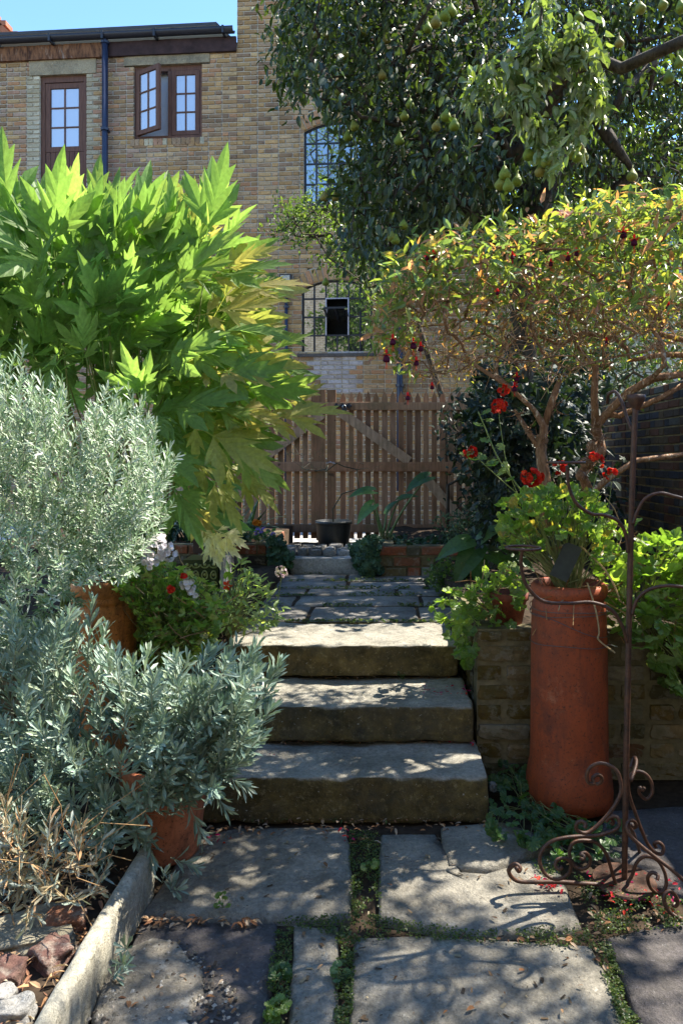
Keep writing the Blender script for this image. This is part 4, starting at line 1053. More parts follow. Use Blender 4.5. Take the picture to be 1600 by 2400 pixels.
M_silver = leafmat('silver_leaf', .18, (1.2, 1.3, .85), .45, .5, .15)
M_pearl = leafmat('pear_leaf', .25, (2.0, 2.3, .5), .38, .5, .2)
M_fuch = leafmat('fuchsia_leaf', .45, (2.0, 1.85, .8), .36, .55, .25)
M_green = leafmat('garden_leaf', .5, (2.2, 2.3, .6), .4, .5, .25)
M_darkl = leafmat('evergreen_leaf', .15, (1.6, 1.8, .6), .5, .35, .2)
M_petal = leafmat('petal', .35, (1.3, .9, .9), .6, .2, .1)
M_palep = leafmat('pale_petal', .35, (1.05, 1.05, 1.05), .6, .2, .08)
M_dry = leafmat('dry_leaf', .2, (1.2, 1.0, .7), .8, .15, .3)
M_stem = colmat('stem', .6, .3, .25, 40, .3)
M_fbark = barkmat('peeling_bark', (.19, .10, .055), (.33, .19, .11), 75, (.58, .46, .34), .58)
M_pbark = barkmat('pear_bark', (.035, .028, .022), (.085, .068, .05), 30, (.14, .12, .10), .66)
M_pear = flat('pear_skin', (.20, .235, .065), .5, .35, .25, 60, bump=.05)

def inpoly(poly, x, y):
    c = False; j = len(poly)-1
    for i in range(len(poly)):
        xi, yi = poly[i]; xj, yj = poly[j]
        if (yi > y) != (yj > y) and x < (xj-xi)*(y-yi)/(yj-yi)+xi: c = not c
        j = i
    return c
def sample(poly, n, y0, y1):
    xs = [p[0] for p in poly]; ys = [p[1] for p in poly]; out = []
    while len(out) < n:
        x, y = rnd.uniform(min(xs), max(xs)), rnd.uniform(min(ys), max(ys))
        if inpoly(poly, x, y): out.append((x, y, rnd.uniform(y0, y1)))
    return out
def rv(s=1.0): return np.array([rnd.gauss(0, s), rnd.gauss(0, s), rnd.gauss(0, s)])

def grow(seeds, targets, step, jit):
    """seeds: list of (pos, parent index); grows branches to every target; returns nodes, parents, tips"""
    P = [np.array(p, float) for p, _ in seeds]; par = [q for _, q in seeds]
    root = P[-1]; T = [np.array(t, float) for t in targets]
    T.sort(key=lambda t: np.linalg.norm(t-root)); tips = []
    A = np.zeros((60000, 3)); n = len(P)
    A[:n] = np.array(P); par = list(par)
    dist0 = np.linalg.norm(A[:n]-root, axis=1)
    for t in T:
        d = np.linalg.norm(A[:n]-t, axis=1)
        i = int(np.argmin(d)); L = d[i]; k = max(1, int(L/step)); prev = i; a = A[i].copy()
        for q in range(1, k+1):
            p = a+(t-a)*q/k
            if q < k: p = p+rng.normal(0, jit*step, 3)+np.array((0, 0, .12*step*math.sin(math.pi*q/k)))
            A[n] = p; par.append(prev); prev = n; n += 1
        tips.append(prev)
    return A[:n].copy(), par, tips
def branch_mesh(mb, A, par, tips, r_tip, r_max, expo=.46, sides=5, wob=.0, minr=None):
    n = len(par); w = np.zeros(n); kids = [[] for _ in range(n)]
    for i in range(n):
        if par[i] >= 0: kids[par[i]].append(i)
    for t in tips: w[t] += 1
    for i in range(n-1, -1, -1):
        if par[i] >= 0: w[par[i]] += w[i]
    rad = np.minimum(r_max, r_tip*np.maximum(w, 1)**expo)
    if minr: rad[:len(minr)] = np.maximum(rad[:len(minr)], minr)
    def main(i): return max(kids[i], key=lambda k: w[k]) if kids[i] else None
    starts = [(i, None) for i in range(n) if par[i] < 0]
    for i in range(n):
        if len(kids[i]) > 1:
            m = main(i); starts += [(k, i) for k in kids[i] if k != m]
    for s, p in starts:
        pts = []; rr = []
        if p is not None: pts.append(A[p]); rr.append(min(rad[p], rad[s]*1.15))
        i = s
        while i is not None: pts.append(A[i]); rr.append(rad[i]); i = main(i)
        if len(pts) < 2: continue
        sd = sides if rr[0] > r_tip*2.2 else 4
        if rr[0] > .02: sd = 9
        mb.tube([tuple(q) for q in pts], rr, sd, True, None, wob if rr[0] > .008 else 0)
    return rad

# ------------------------------------------------------------------ pear tree
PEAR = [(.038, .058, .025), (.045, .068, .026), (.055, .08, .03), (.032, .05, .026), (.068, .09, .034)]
pear = thing('pear_tree', (1.15, 5.7, .6), 'big dark leaved pear tree laden with green pears, upper right', 'tree')
cr = [(700, -160), (660, 60), (655, 190), (730, 230), (805, 280), (825, 380), (790, 430), (815, 500), (815, 570), (860, 640), (920, 650), (1010, 570), (1100, 545), (1220, 520), (1330, 500), (1460, 470), (1640, 450), (1700, 200), (1700, -160)]
tg = []
GAPS = [(-2.2, -.25, 2.5, 3.9, 2.0, .97), (-2.2, -.55, 2.2, 3.8, .9, .97), (-.9, .55, 2.9, 4.4, .2, .85), (-.9, 1.2, 1.5, 2.9, .1, .3), (-2.2, -.65, 1.4, 3.0, .3, .97), (-.9, .5, 4.4, 6.0, .5, .35), (-.1, 2.0, 3.1, 4.6, 2.0, .97), (.4, 1.5, 3.8, 4.3, 3.4, .97)]
def in_gap(p):      # a crown thinned where the garden below stands in the sun
    for x0, x1, y0, y1, z, pr in GAPS:
        h = p[2]-z
        if h <= 0: continue
        k = h/math.tan(SUN_EL); x = p[0]-math.sin(SUN_AZ)*k; y = p[1]-math.cos(SUN_AZ)*k
        if x0 < x < x1 and y0 < y < y1 and rnd.random() < pr: return True
    return False
for x, y, Y in sample(cr, 2100, 4.1, 7.8):
    if x < 1050 and Y < 5.0: Y += rnd.uniform(.6, 2.0)
    p = at(x, y, Y)
    if p.x > 4.2: continue
    if in_gap(p): continue
    tg.append(p)
for x, y, Y in sample([(1300, -160), (1760, -160), (1760, 470), (1300, 500)], 520, 6.4, 8.6):
    p = at(x, y, Y)
    if not in_gap(p): tg.append(p)
# the off-frame right half of the crown, over the lower paving
for i in range(760):
    p = Vector((rnd.uniform(1.0, 3.6), rnd.uniform(3.0, 4.6), rnd.uniform(3.4, 5.2)))
    if (p.x > .42*p.y+.1 or p.z > EYE+.64*p.y) and not in_gap(p): tg.append(p)
seeds = [((1.10, 5.75, .45), -1), ((1.09, 5.74, 1.4), 0), ((1.13, 5.7, 2.3), 1), ((1.10, 5.72, 3.0), 2), ((1.2, 5.75, 3.6), 3), ((.6, 5.6, 3.5), 3), ((1.9, 5.4, 3.6), 3), ((1.3, 5.2, 3.7), 3)]
A_, par, tips = grow(seeds, tg, .22, .35)
mb = MB(); branch_mesh(mb, A_, par, tips, .0034, .05, .44, 5, .25, [.115, .105, .1, .09, .06, .05, .05, .05]); mb.build('trunk', M_pbark, pear, smooth=True)
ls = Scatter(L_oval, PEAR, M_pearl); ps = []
for t in tips:
    p = A_[t]; d = unit(p-A_[par[t]])
    for k in range(15):
        q = p+rv(.085)+d*rnd.uniform(-.10, .12)
        dd = unit(d*.5+rv(.55)+np.array((0, -.1, -.75))); ls.leaf(q, dd, unit(np.array((0, -.35, .8))+rv(.45)), rnd.uniform(.055, .09))
ls.emit(pear, 'leaf', 'foliage', 300, .3)
pt = MB(); pt.lathe([(.0, 0), (.18, .01), (.33, .07), (.42, .2), (.44, .34), (.38, .5), (.26, .68), (.17, .84), (.12, .95), (.04, 1.0), (.02, 1.02), (.03, 1.3), (0, 1.3)], (0, 0, 0), 10); TP = Tpl(pt.V, pt.F)
pp = Scatter([TP], [(.17, .22, .035), (.15, .20, .03), (.19, .21, .04), (.22, .19, .05)], colmat('pear_skin', .6, .2, .25, 80, .05), True)
PEARS = [(1183, 232, 4.3), (1200, 228, 4.32), (1230, 234, 4.25), (1245, 230, 4.3), (1388, 140, 4.2), (1376, 150, 4.3), (1345, 275, 4.3), (1352, 300, 4.35), (1238, 362, 4.1), (1280, 378, 4.0), (1264, 402, 4.05), (1182, 408, 4.1), (1172, 432, 4.12), (1190, 436, 4.08), (1211, 424, 4.15), (1340, 360, 4.3), (1352, 368, 4.25), (1366, 366, 4.28), (1356, 342, 4.35), (1322, 478, 4.3), (1177, 508, 4.6), (1022, 296, 4.7), (1064, 294, 4.6), (1044, 272, 4.7), (960, 244, 4.9), (947, 272, 4.9), (895, 176, 5.0), (1043, 36, 4.6), (1057, 26, 4.6), (1020, 52, 4.7), (1001, 66, 4.8), (844, 72, 5.3), (855, 73, 5.3), (700, 148, 5.5), (697, 174, 5.5), (788, 218, 5.4), (794, 236, 5.35), (756, 246, 5.5), (735, 218, 5.5), (742, 84, 5.6), (750, 86, 5.6), (808, 128, 5.3), (764, 84, 5.6), (686, 90, 5.6), (830, 296, 5.2), (935, 328, 5.0), (815, 320, 5.3), (785, 462, 5.2), (760, 462, 5.3), (945, 528, 4.9), (918, 556, 4.8), (926, 562, 4.8), (906, 552, 4.85), (1355, 42, 4.5), (1500, 20, 4.3), (1552, 12, 4.3), (1595, 18, 4.2), (1590, 148, 4.4), (1566, 182, 4.4), (1450, 100, 4.7), (1480, 412, 4.7), (1120, 300, 4.8), (1170, 262, 4.5), (980, 610, 5.2), (1005, 598, 5.1), (763, 662, 6.2), (1262, 210, 4.3), (905, 92, 5.2)]
for x, y, Y in PEARS:
    c = np.array(at(x, y, Y)); s = rnd.uniform(.068, .084); tl = rv(.12); z = unit(np.array((0, 0, 1.))+tl); xx = unit(np.cross((0, 1, 0), z)); yy = np.cross(z, xx)
    pp.put(np.stack([xx*s, yy*s, z*s], 1), c-z*s*.4)
pp.emit(pear, 'pear', 'pears', 300)
# the outer pear spur hanging forward, sunlight put into its paler leaf colours
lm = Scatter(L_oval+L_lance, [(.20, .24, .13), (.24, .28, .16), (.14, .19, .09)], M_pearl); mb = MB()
for pts in ([(1270, -20), (1265, 60), (1245, 120), (1230, 180), (1200, 240)], [(1245, 120), (1180, 150), (1130, 180), (1110, 230)], [(1350, 70), (1372, 130), (1385, 200), (1390, 270)], [(1230, 180), (1280, 160), (1330, 110), (1400, 110)], [(1260, 300), (1285, 350), (1290, 380)], [(1385, 200), (1350, 250), (1350, 320)], [(1245, 120), (1300, 130), (1350, 70)], [(1230, 180), (1225, 250), (1260, 300)]):
    P = smooth_path([at(x, y, 4.05+rnd.uniform(-.1, .1)) for x, y in pts], 6); mb.tube(P, [.009-.006*i/len(P) for i in range(len(P))], 5)
    for q in P:
        for k in range(9):
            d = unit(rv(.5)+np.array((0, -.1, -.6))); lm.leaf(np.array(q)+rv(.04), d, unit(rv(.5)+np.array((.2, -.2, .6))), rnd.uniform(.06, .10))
mb.build('branch', M_pbark, pear, smooth=True); lm.emit(pear, 'sun_painted_leaf', 'sun_painted_foliage', 200, .2)

# generic leafy tree / bush behind
def bush(name, loc, label, cat, trunk, targets, r_tip, r_max, nl, leafs, size, pal, mat, bark, n_ind=0, up=-.2, spread=.1, step=.25, stuff='foliage', leafname='leaf', expo=.46):
    t = thing(name, loc, label, cat); A, par, tips = grow(trunk, targets, step, .3)
    mb = MB(); mb.c = (.10, .12, .05); branch_mesh(mb, A, par, tips, r_tip, r_max, expo); mb.build('trunk' if cat == 'tree' else 'stem', bark, t, smooth=True)
    s = Scatter(leafs, pal, mat)
    for q in tips:
        p = A[q]; d = unit(p-A[par[q]])
        for k in range(nl):
            s.leaf(p+rv(spread), unit(d*.4+rv(.6)+np.array((0, -.1, up))), unit(rv(.5)+np.array((0, -.3, .8))), rnd.uniform(*size))
    s.emit(t, leafname, stuff, n_ind, .3); return t
ap = [(640, 545), (655, 490), (700, 455), (770, 440), (840, 520), (930, 620), (905, 700), (872, 770), (862, 720), (820, 660), (760, 630), (735, 600), (765, 570), (700, 560)]
bush('apple_tree', (.9, 9.6, .42), 'small leaved fruit tree between the gate and the arched windows', 'tree', [((.9, 9.7, .42), -1), ((.85, 9.6, 2.2), 0), ((.5, 9.4, 3.2), 1)],
     [at(x, y, Y) for x, y, Y in sample(ap, 150, 8.8, 9.8)], .004, .07, 14, L_oval[:2], (.05, .08), [(.06, .10, .03), (.05, .08, .035), (.09, .13, .05)], M_green, M_pbark, 120)
def ball(c, r, n, squash=1.0): 
    out = []
    while len(out) < n:
        q = rv(1.0); q = q/np.linalg.norm(q)*rnd.random()**.33; out.append(Vector((c[0]+q[0]*r, c[1]+q[1]*r, c[2]+q[2]*r*squash)))
    return out
for i, (x, y, z, r, n, lab) in enumerate([(-3.4, -3.2, 6.4, 1.3, 170, 'unseen tree added behind the viewpoint for the leafy reflection in the lower arched window'), (-6.5, -15, 16, 5.0, 420, 'green tree behind the rear house, mirrored in the upper arched window'), (3.3, 14.5, 5.2, 2.5, 330, 'sunny lime green tree glimpsed behind the pear trunk'), (6.6, 15.5, 6.4, 3.2, 330, 'taller bright tree beyond the right boundary wall'), (5.2, 17.0, 9.0, 2.6, 200, 'high tree crown showing through the top right pear leaves')]):  # first tree is added, unseen, standing in for the pear's window reflection
    bush('lime_tree', (x, y, .4), lab, 'tree', [((x, y, .4), -1), ((x, y, z-r*.9), 0)], ball((x, y, z), r, n, 1.1), .012, .18, 16, L_oval[:2], (.13, .22), [(.11, .16, .035), (.14, .20, .05), (.08, .13, .03)], M_green, M_pbark, 60, -.1, .25, .5)
# dark evergreen shrubs along the right, behind the fuchsia
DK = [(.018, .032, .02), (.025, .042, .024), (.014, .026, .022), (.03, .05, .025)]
def region(poly, n, y0, y1): return [at(x, y, Y) for x, y, Y in sample(poly, n, y0, y1)]
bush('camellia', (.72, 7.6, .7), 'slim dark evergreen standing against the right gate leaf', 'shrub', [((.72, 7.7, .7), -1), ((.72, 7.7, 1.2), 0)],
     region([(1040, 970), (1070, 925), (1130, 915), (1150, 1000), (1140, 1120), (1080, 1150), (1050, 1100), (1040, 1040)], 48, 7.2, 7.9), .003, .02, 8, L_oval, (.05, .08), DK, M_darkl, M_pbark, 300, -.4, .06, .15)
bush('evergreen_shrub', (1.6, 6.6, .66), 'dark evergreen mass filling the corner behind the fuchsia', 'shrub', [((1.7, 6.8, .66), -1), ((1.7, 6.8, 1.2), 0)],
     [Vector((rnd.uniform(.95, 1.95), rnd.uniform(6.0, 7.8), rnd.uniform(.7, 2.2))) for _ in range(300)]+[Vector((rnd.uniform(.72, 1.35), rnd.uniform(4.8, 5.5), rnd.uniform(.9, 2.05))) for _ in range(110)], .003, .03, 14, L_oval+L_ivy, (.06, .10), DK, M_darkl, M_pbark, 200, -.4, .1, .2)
bush('bamboo_hedge', (2.3, 9.5, .5), 'dark hedge rising above the boundary wall on the right', 'hedge', [((2.2, 9.5, .5), -1), ((2.2, 9.5, 1.5), 0)],
     [Vector((rnd.uniform(1.3, 4.0), rnd.uniform(8.6, 10.5), rnd.uniform(.8, 3.6))) for _ in range(330)], .004, .04, 14, L_lance, (.09, .14), [(.04, .07, .03), (.03, .055, .025), (.06, .09, .03)], M_darkl, M_pbark, 60, -.5, .15, .3)

# ------------------------------------------------------------------ fuchsia
fu = thing('fuchsia', (.95, 3.75, .68), 'old fuchsia bush with peeling orange stems and yellow green leaves', 'shrub')
fc = [(880, 760), (905, 650), (1000, 570), (1100, 550), (1250, 520), (1350, 470), (1450, 470), (1680, 450), (1700, 700), (1600, 800), (1450, 800), (1300, 790), (1180, 850), (1050, 880), (960, 880), (925, 850)]
tg = []
for x, y, Y in sample(fc, 340, 3.35, 4.15):
    topy = 540+ (0 if x < 1250 else -70)
    if rnd.random() < max(0, (y-760)/330): continue
    tg.append(at(x, y, Y))
for x, y, Y in sample([(560+320, 640), (1000, 560), (1250, 520), (1450, 465), (1640, 450), (1640, 520), (1450, 545), (1250, 590), (1000, 650), (900, 760)], 230, 3.35, 4.2): tg.append(at(x, y, Y))
for x, y, Y in sample([(1600, 450), (1900, 420), (1950, 800), (1600, 800)], 60, 3.3, 4.2): tg.append(at(x, y, Y))
for x, y, Y in sample([(900, 680), (1640, 560), (1660, 860), (1480, 850), (1320, 900), (1150, 880), (1000, 890), (900, 820)], 330, 3.35, 4.3): tg.append(at(x, y, Y))
YF = 3.72
S = [(at(1282, 1240, YF), -1), (at(1278, 1150, YF), 0), (at(1266, 1060, YF), 1), (at(1272, 1000, YF), 2), (at(1292, 940, YF), 3), (at(1310, 890, YF), 4), (at(1250, 960, YF-.05), 3), (at(1190, 905, YF-.1), 6), (at(1110, 855, YF-.1), 7), (at(1050, 830, YF), 8), (at(1235, 1010, YF+.05), 2), (at(1205, 960, YF+.1), 10),
     (at(1380, 1160, YF+.1), -1), (at(1362, 1110, YF+.12), 12), (at(1405, 1050, YF+.1), 13), (at(1395, 1000, YF+.05), 14), (at(1390, 930, YF), 15), (at(1395, 860, YF), 16), (at(1420, 970, YF), 15), (at(1470, 920, YF-.1), 18), (at(1530, 885, YF-.15), 19), (at(1600, 878, YF-.15), 20), (at(1680, 850, YF-.1), 21), (at(1450, 975, YF), 18), (at(1540, 935, YF-.1), 23), (at(1620, 890, YF-.1), 24),
     (at(1350, 1190, YF), -1), (at(1420, 1125, YF-.05), 26), (at(1490, 1080, YF-.05), 27), (at(1560, 1072, YF-.05), 28), (at(1640, 1060, YF), 29)]
S = [(tuple(p), q) for p, q in S]
A_, par, tips = grow(S, tg, .085, .42)
mb = MB(); rad = branch_mesh(mb, A_, par, tips, .0019, .022, .36, 5, .5, [.03, .028, .027, .024, .018, .014, .014, .011, .008, .007, .014, .011, .028, .028, .03, .026, .02, .016, .018, .017, .016, .015, .013, .015, .013, .012, .016, .016, .015, .014, .012]); mb.build('trunk', M_fbark, fu, smooth=True)
b = MB()
for t in tips:
    p = A_[t]; py = 1071-FPX*(p[2]-EYE)/p[1]
    if py < 660: continue
    for k in range(4):
        d = unit(rv(.7)+np.array((0, -.1, .25))); L = rnd.uniform(.05, .13); q0 = p+rv(.02)
        b.tube([tuple(q0), tuple(q0+d*L*.5+rv(.008)), tuple(q0+d*L)], [.0022, .0017, .0008], 4)
b.build('twig', barkmat('tan_twig', (.30, .17, .09), (.46, .30, .18), 60, (.6, .5, .38), .6), fu, kind='stuff')  # tan twigs, the sun on them put into a lighter colour
b = MB()   # swollen knots and dead twig stubs on the old wood
for px, py, n_, s_ in ((1385, 1075, 26, .09), (1400, 1030, 12, .07), (1268, 1040, 12, .08), (1240, 1010, 10, .07), (1300, 960, 10, .07), (1400, 1000, 10, .06), (1215, 970, 10, .06)):
    c = np.array(at(px, py, YF))
    for i in range(n_):
        d = unit(rv(1)+np.array((0, -.3, .2))); L = rnd.uniform(.4, 1.3)*s_; b.tube([c+rv(.012), c+d*L*.6+rv(.006), c+d*L], [.0035, .0025, .0012], 4)
b.build('dead_twig', M_fbark, fu, smooth=True)
b = MB()
for px, py, r in ((1375, 1085, .034), (1402, 1060, .034), (1388, 1045, .034), (1360, 1115, .028), (1270, 1030, .03), (1396, 1010, .03)):
    c = Vector(at(px, py, YF+.05)); b.lathe([(0, -r), (r*.7, -r*.75), (r*1.05, 0), (r*.75, r*.7), (0, r)], c, 10, r*.7, seed=px)
b.build('burl', M_fbark, fu, smooth=True)
FL = [(.19, .26, .06), (.26, .30, .07), (.15, .22, .06), (.36, .30, .09), (.42, .28, .08), (.42, .22, .12), (.12, .20, .09), (.46, .24, .20)]
fl_ = Scatter(L_lance, FL, M_fuch)
for t in tips:
    p = A_[t]; d = unit(p-A_[par[t]]); px, py = 890+FPX*p[0]/p[1], 1071-FPX*(p[2]-EYE)/p[1]
    lim = 560 if px < 1250 else 500
    k_top = py < 720 or px < 960
    for k in range((5 if k_top else 4) if px < 1620 else 3):
        sz = rnd.uniform(.055, .09) if k_top else rnd.uniform(.022, .046)
        ci = rnd.choice((0, 0, 0, 2, 2, 2, 6, 6, 6, 1, 3, 5, 7)) if k_top else rnd.choice((0, 1, 3, 3, 4, 5, 5))
        fl_.leaf(p+rv(.035), unit(d*.7+rv(.55)+np.array((0, -.15, .0))), unit(rv(.45)+np.array((0, -.2, .9))), sz, None, ci)
fl_.emit(fu, 'leaf', 'foliage', 300, .25)
def fuchsia_flower(c, s):
    b = MB(); c = Vector(c); R_ = (.75, .03, .03); Pp = (.09, .008, .04)
    b.tube([c+Vector((0, 0, .035*s)), c+Vector((.002, 0, .0))], .001*s, 4, True, (.35, .05, .04)); b.lathe([(.002, 0), (.006, -.006), (.006, -.014), (.004, -.02)], c, 8, col=R_)
    for k in range(4):
        a = k*1.571+.4; d = Vector((math.cos(a), math.sin(a), 0)); p0 = c+Vector((0, 0, -.016*s)); q = Vector((-d.y, d.x, 0))*.006*s
        b.add([p0-q*.5, p0+q*.5, p0+d*.014*s+q-Vector((0, 0, .004*s)), p0+d*.014*s-q-Vector((0, 0, .004*s)), p0+d*.027*s+Vector((0, 0, -.001*s))], [(0, 1, 2, 3), (3, 2, 4)], R_)
    b.lathe([(.004*s, -.018*s), (.010*s, -.026*s), (.012*s, -.036*s), (.007*s, -.040*s)], c, 9, col=Pp)
    for k in range(3): b.tube([c+Vector((0, 0, -.036*s)), c+Vector((.004*(k-1)*s, .002, -.062*s))], .0006*s, 3, True, R_)
    return b
for (px, py, Y, s) in ((905, 818, 3.3, 1.5), (920, 782, 3.3, 1.3), (968, 790, 3.4, 1.4), (985, 800, 3.45, 1.2), (975, 835, 3.4, 1.1), (955, 918, 3.4, 1.0), (1012, 895, 3.5, .9), (1210, 872, 3.6, 1.2), (1205, 895, 3.6, 1.2), (1460, 530, 3.4, 1.4), (1485, 548, 3.4, 1.4), (1330, 590, 3.5, 1.1), (1290, 605, 3.5, 1.0), (1000, 590, 3.4, 1.0), (1015, 585, 3.4, 1.0), (1200, 588, 3.4, 1), (1350, 580, 3.4, 1), (1165, 675, 3.4, .8), (1420, 790, 3.5, .8), (1565, 705, 3.4, 1.0)):
    fuchsia_flower(at(px, py, Y), s).build('flower', M_petal, fu)

# ------------------------------------------------------------------ tree peony, left
pe = thing('tree_peony', (-1.55, 4.15, .6), 'tall lime green tree peony with deeply cut leaves on the left', 'shrub')
po = [(-120, 530), (0, 500), (90, 520), (150, 480), (270, 480), (360, 500), (420, 540), (470, 580), (490, 660), (520, 720), (510, 800), (550, 880), (560, 930), (490, 1000), (440, 1050), (420, 1110), (400, 1190), (370, 1190), (340, 1100), (330, 950), (200, 880), (0, 870), (-120, 870)]
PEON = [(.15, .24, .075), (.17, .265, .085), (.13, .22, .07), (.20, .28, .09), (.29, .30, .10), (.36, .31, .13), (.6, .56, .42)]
pl_ = Scatter(L_peony, PEON, M_peony); mb = MB(); mb.c = (.16, .2, .05)
ctr = np.array(at(150, 1000, 4.0)); bases = [np.array((-1.55+rnd.uniform(-.3, .35), 4.15+rnd.uniform(-.15, .2), .58)) for _ in range(9)]
for i, (x, y, Y) in enumerate([(x_, max(y_, rnd.uniform(590, 660) if x_ < 440 else 0), Y_) for x_, y_, Y_ in sample(po, 390, 3.5, 4.4)]):
    p = np.array(at(x, y, Y)); o = p-ctr; ol = np.linalg.norm(o)
    d = unit(unit(o)*1.1+rv(.33)+np.array((0, -.15, .12)))
    if y < 640 and x < 500: d = unit(d+np.array((0, -.1, .9)))
    if x > 430 and y > 650: d = unit(d*.7+np.array((.75, -.1, -.15-(y-650)/900)))
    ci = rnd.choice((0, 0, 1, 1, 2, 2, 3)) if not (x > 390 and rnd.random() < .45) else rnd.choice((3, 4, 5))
    s = rnd.choice((rnd.uniform(.42, .58), rnd.uniform(.28, .46)))
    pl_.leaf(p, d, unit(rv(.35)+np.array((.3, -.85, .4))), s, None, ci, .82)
    if i % 7 == 0:
        q = bases[i % 9]; m_ = q*.35+p*.65; m_[2] = max(m_[2], q[2]+(p[2]-q[2])*.55)-.05
        mb.tube(smooth_path([tuple(q), tuple(q*.7+p*.3+np.array((0, 0, .12))), tuple(m_), tuple(p)], 4), [.010, .0095, .009, .009, .0085, .008, .0075, .007, .006, .005, .0045, .004, .003], 5)
for x, y, Y in sample([(-100, 640), (420, 660), (440, 900), (300, 930), (-100, 880)], 110, 3.9, 4.7):
    pl_.leaf(np.array(at(x, y, Y)), unit(rv(.6)+np.array((.2, -.3, .1))), unit(rv(.4)+np.array((.2, -.4, .8))), rnd.uniform(.3, .45), None, rnd.choice((0, 1, 2)), .8)
# hand placed outer leaves that set the silhouette
for x, y, dx, dy, s, Y in ((120, 480, .1, 1, .34, 3.0), (40, 470, -.2, 1, .30, 3.1), (290, 490, 0, 1, .34, 2.9), (250, 470, .05, 1, .32, 3.1), (350, 520, .15, 1, .33, 3.0), (420, 560, .25, 1, .33, 2.9), (500, 580, .6, 1, .31, 3.0), (480, 640, .9, .5, .33, 2.9), (460, 720, 1, .15, .36, 2.85), (500, 760, 1, .1, .33, 2.95), (520, 860, 1, .2, .34, 2.85), (560, 900, 1, .1, .32, 3.0), (610, 975, 1, .25, .36, 2.8), (560, 940, 1, -.15, .36, 2.9), (515, 1010, .7, -.5, .32, 2.8), (520, 1065, .8, -.5, .30, 2.9), (470, 1060, .5, -.7, .34, 2.9), (440, 1120, .4, -.8, .3, 3.0), (300, 600, .4, .8, .36, 2.75), (400, 660, .6, .5, .36, 2.75), (200, 560, .1, 1, .36, 2.8), (90, 600, -.2, .9, .36, 2.8), (380, 800, .8, -.1, .36, 2.75), (250, 760, .2, .3, .34, 2.75), (640, 950, .9, .6, .26, 3.2), (600, 830, .8, .5, .27, 3.2)):
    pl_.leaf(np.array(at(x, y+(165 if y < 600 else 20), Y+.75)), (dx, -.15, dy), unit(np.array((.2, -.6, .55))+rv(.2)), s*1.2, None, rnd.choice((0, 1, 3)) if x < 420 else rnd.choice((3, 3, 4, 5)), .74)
for x, y, dx, dy in ((470, 1235, .7, -.6), (490, 1250, .8, -.5), (480, 1245, .5, -.9), (500, 1240, .9, -.3)): # bleached withered leaf
    pl_.leaf(np.array(at(x, y, 3.7)), (dx, -.3, dy), unit(np.array((.2, -.5, .6))+rv(.2)), .2, None, 6)
mb.build('stem', M_stem, pe, smooth=True)
pl_.emit(pe, 'leaf', 'foliage', 300, .12)

# ------------------------------------------------------------------ silver shrubs
def sprigs(sc, mb, pts, L, nl, size, dirf, spread, tipw=0.0, r=.0022):
    for (p, seed) in pts:
        d = unit(dirf(p)); l = rnd.uniform(*L); side = rv(1); bend = unit(np.cross(d, side))*rnd.uniform(0, .35)
        path = [p+d*l*t+bend*l*t*t*.5 for t in np.linspace(0, 1, 5)]
        mb.tube([tuple(q) for q in path], [r, r*.9, r*.8, r*.6, r*.4], 4)
        for k in range(nl):
            t = (k+.5)/nl; t = t**(1-tipw*.5); q = p+d*l*t+bend*l*t*t*.5; a = k*2.4+rnd.uniform(-.3, .3)
            u = unit(np.cross(d, (.3, .5, .8))); v = np.cross(d, u); o = u*math.cos(a)+v*math.sin(a)
            sp_ = spread*(1-.55*t); ld = unit(d*(1-sp_*.5)+o*sp_+rv(.12))
            sc.leaf(q, ld, unit(d+rv(.2)), rnd.uniform(*size)*(1-.45*max(0, t-.75)*4*.4), None, None)
lv = thing('lavender', (-1.6, 3.0, .6), 'mounded silver lavender with needle leaves on the left wall', 'shrub')
LAV = [(.30, .40, .27), (.25, .36, .21), (.40, .47, .36), (.17, .27, .14), (.52, .56, .48)]
sv = Scatter(L_narrow, LAV, M_silver); mb = MB(); mb.c = (.22, .27, .17)
lp = [(-60, 900), (60, 900), (130, 960), (230, 975), (330, 985), (385, 1090), (395, 1170), (350, 1260), (290, 1330), (190, 1360), (150, 1420), (100, 1480), (-60, 1500)]
lc = np.array(at(100, 1330, 3.35)); pts = []
for x, y, Y in sample(lp, 560, 2.65, 3.2):
    k = (y-880)/600; pts.append((np.array(at(x, y+26, Y-.15*k)), 0))
sprigs(sv, mb, pts, (.11, .22), 32, (.028, .048), lambda p: unit(p-lc)*.75+np.array((0, -.25, .75))+rv(.25) if p[2] > .95 else unit(p-lc)*.9+np.array((.1, -.3, .1))+rv(.3), .95, 0, .0016)
mb.build('stem', M_stem, lv, smooth=True); sv.emit(lv, 'leaf', 'foliage', 300, .15)
wl_ = thing('silver_wallflower', (-1.0, 2.75, .1), 'low grey blue shrub with spoon leaves spilling over the edging', 'shrub')
WAL = [(.21, .30, .25), (.25, .34, .28), (.16, .25, .20), (.31, .39, .32), (.28, .35, .24)]
sw = Scatter(L_spoon, WAL, M_silver); mb = MB(); mb.c = (.24, .27, .2)
wp = [(-60, 1500), (20, 1500), (110, 1480), (200, 1470), (260, 1530), (330, 1610), (400, 1590), (480, 1530), (560, 1540), (610, 1580), (600, 1680), (540, 1790), (470, 1840), (400, 1900), (330, 1960), (250, 1960), (140, 1930), (-60, 1890)]
pts = []; wc = np.array(at(260, 1950, 2.85))
for x, y, Y in sample(wp, 330, 2.42, 2.95)+sample([(330, 1640), (560, 1600), (600, 1690), (520, 1800), (430, 1850), (330, 1880)], 75, 2.42, 2.62):
    if 190 < x < 325 and y < 1570: continue
    pts.append((np.array(at(x, y+40, Y)), 0))
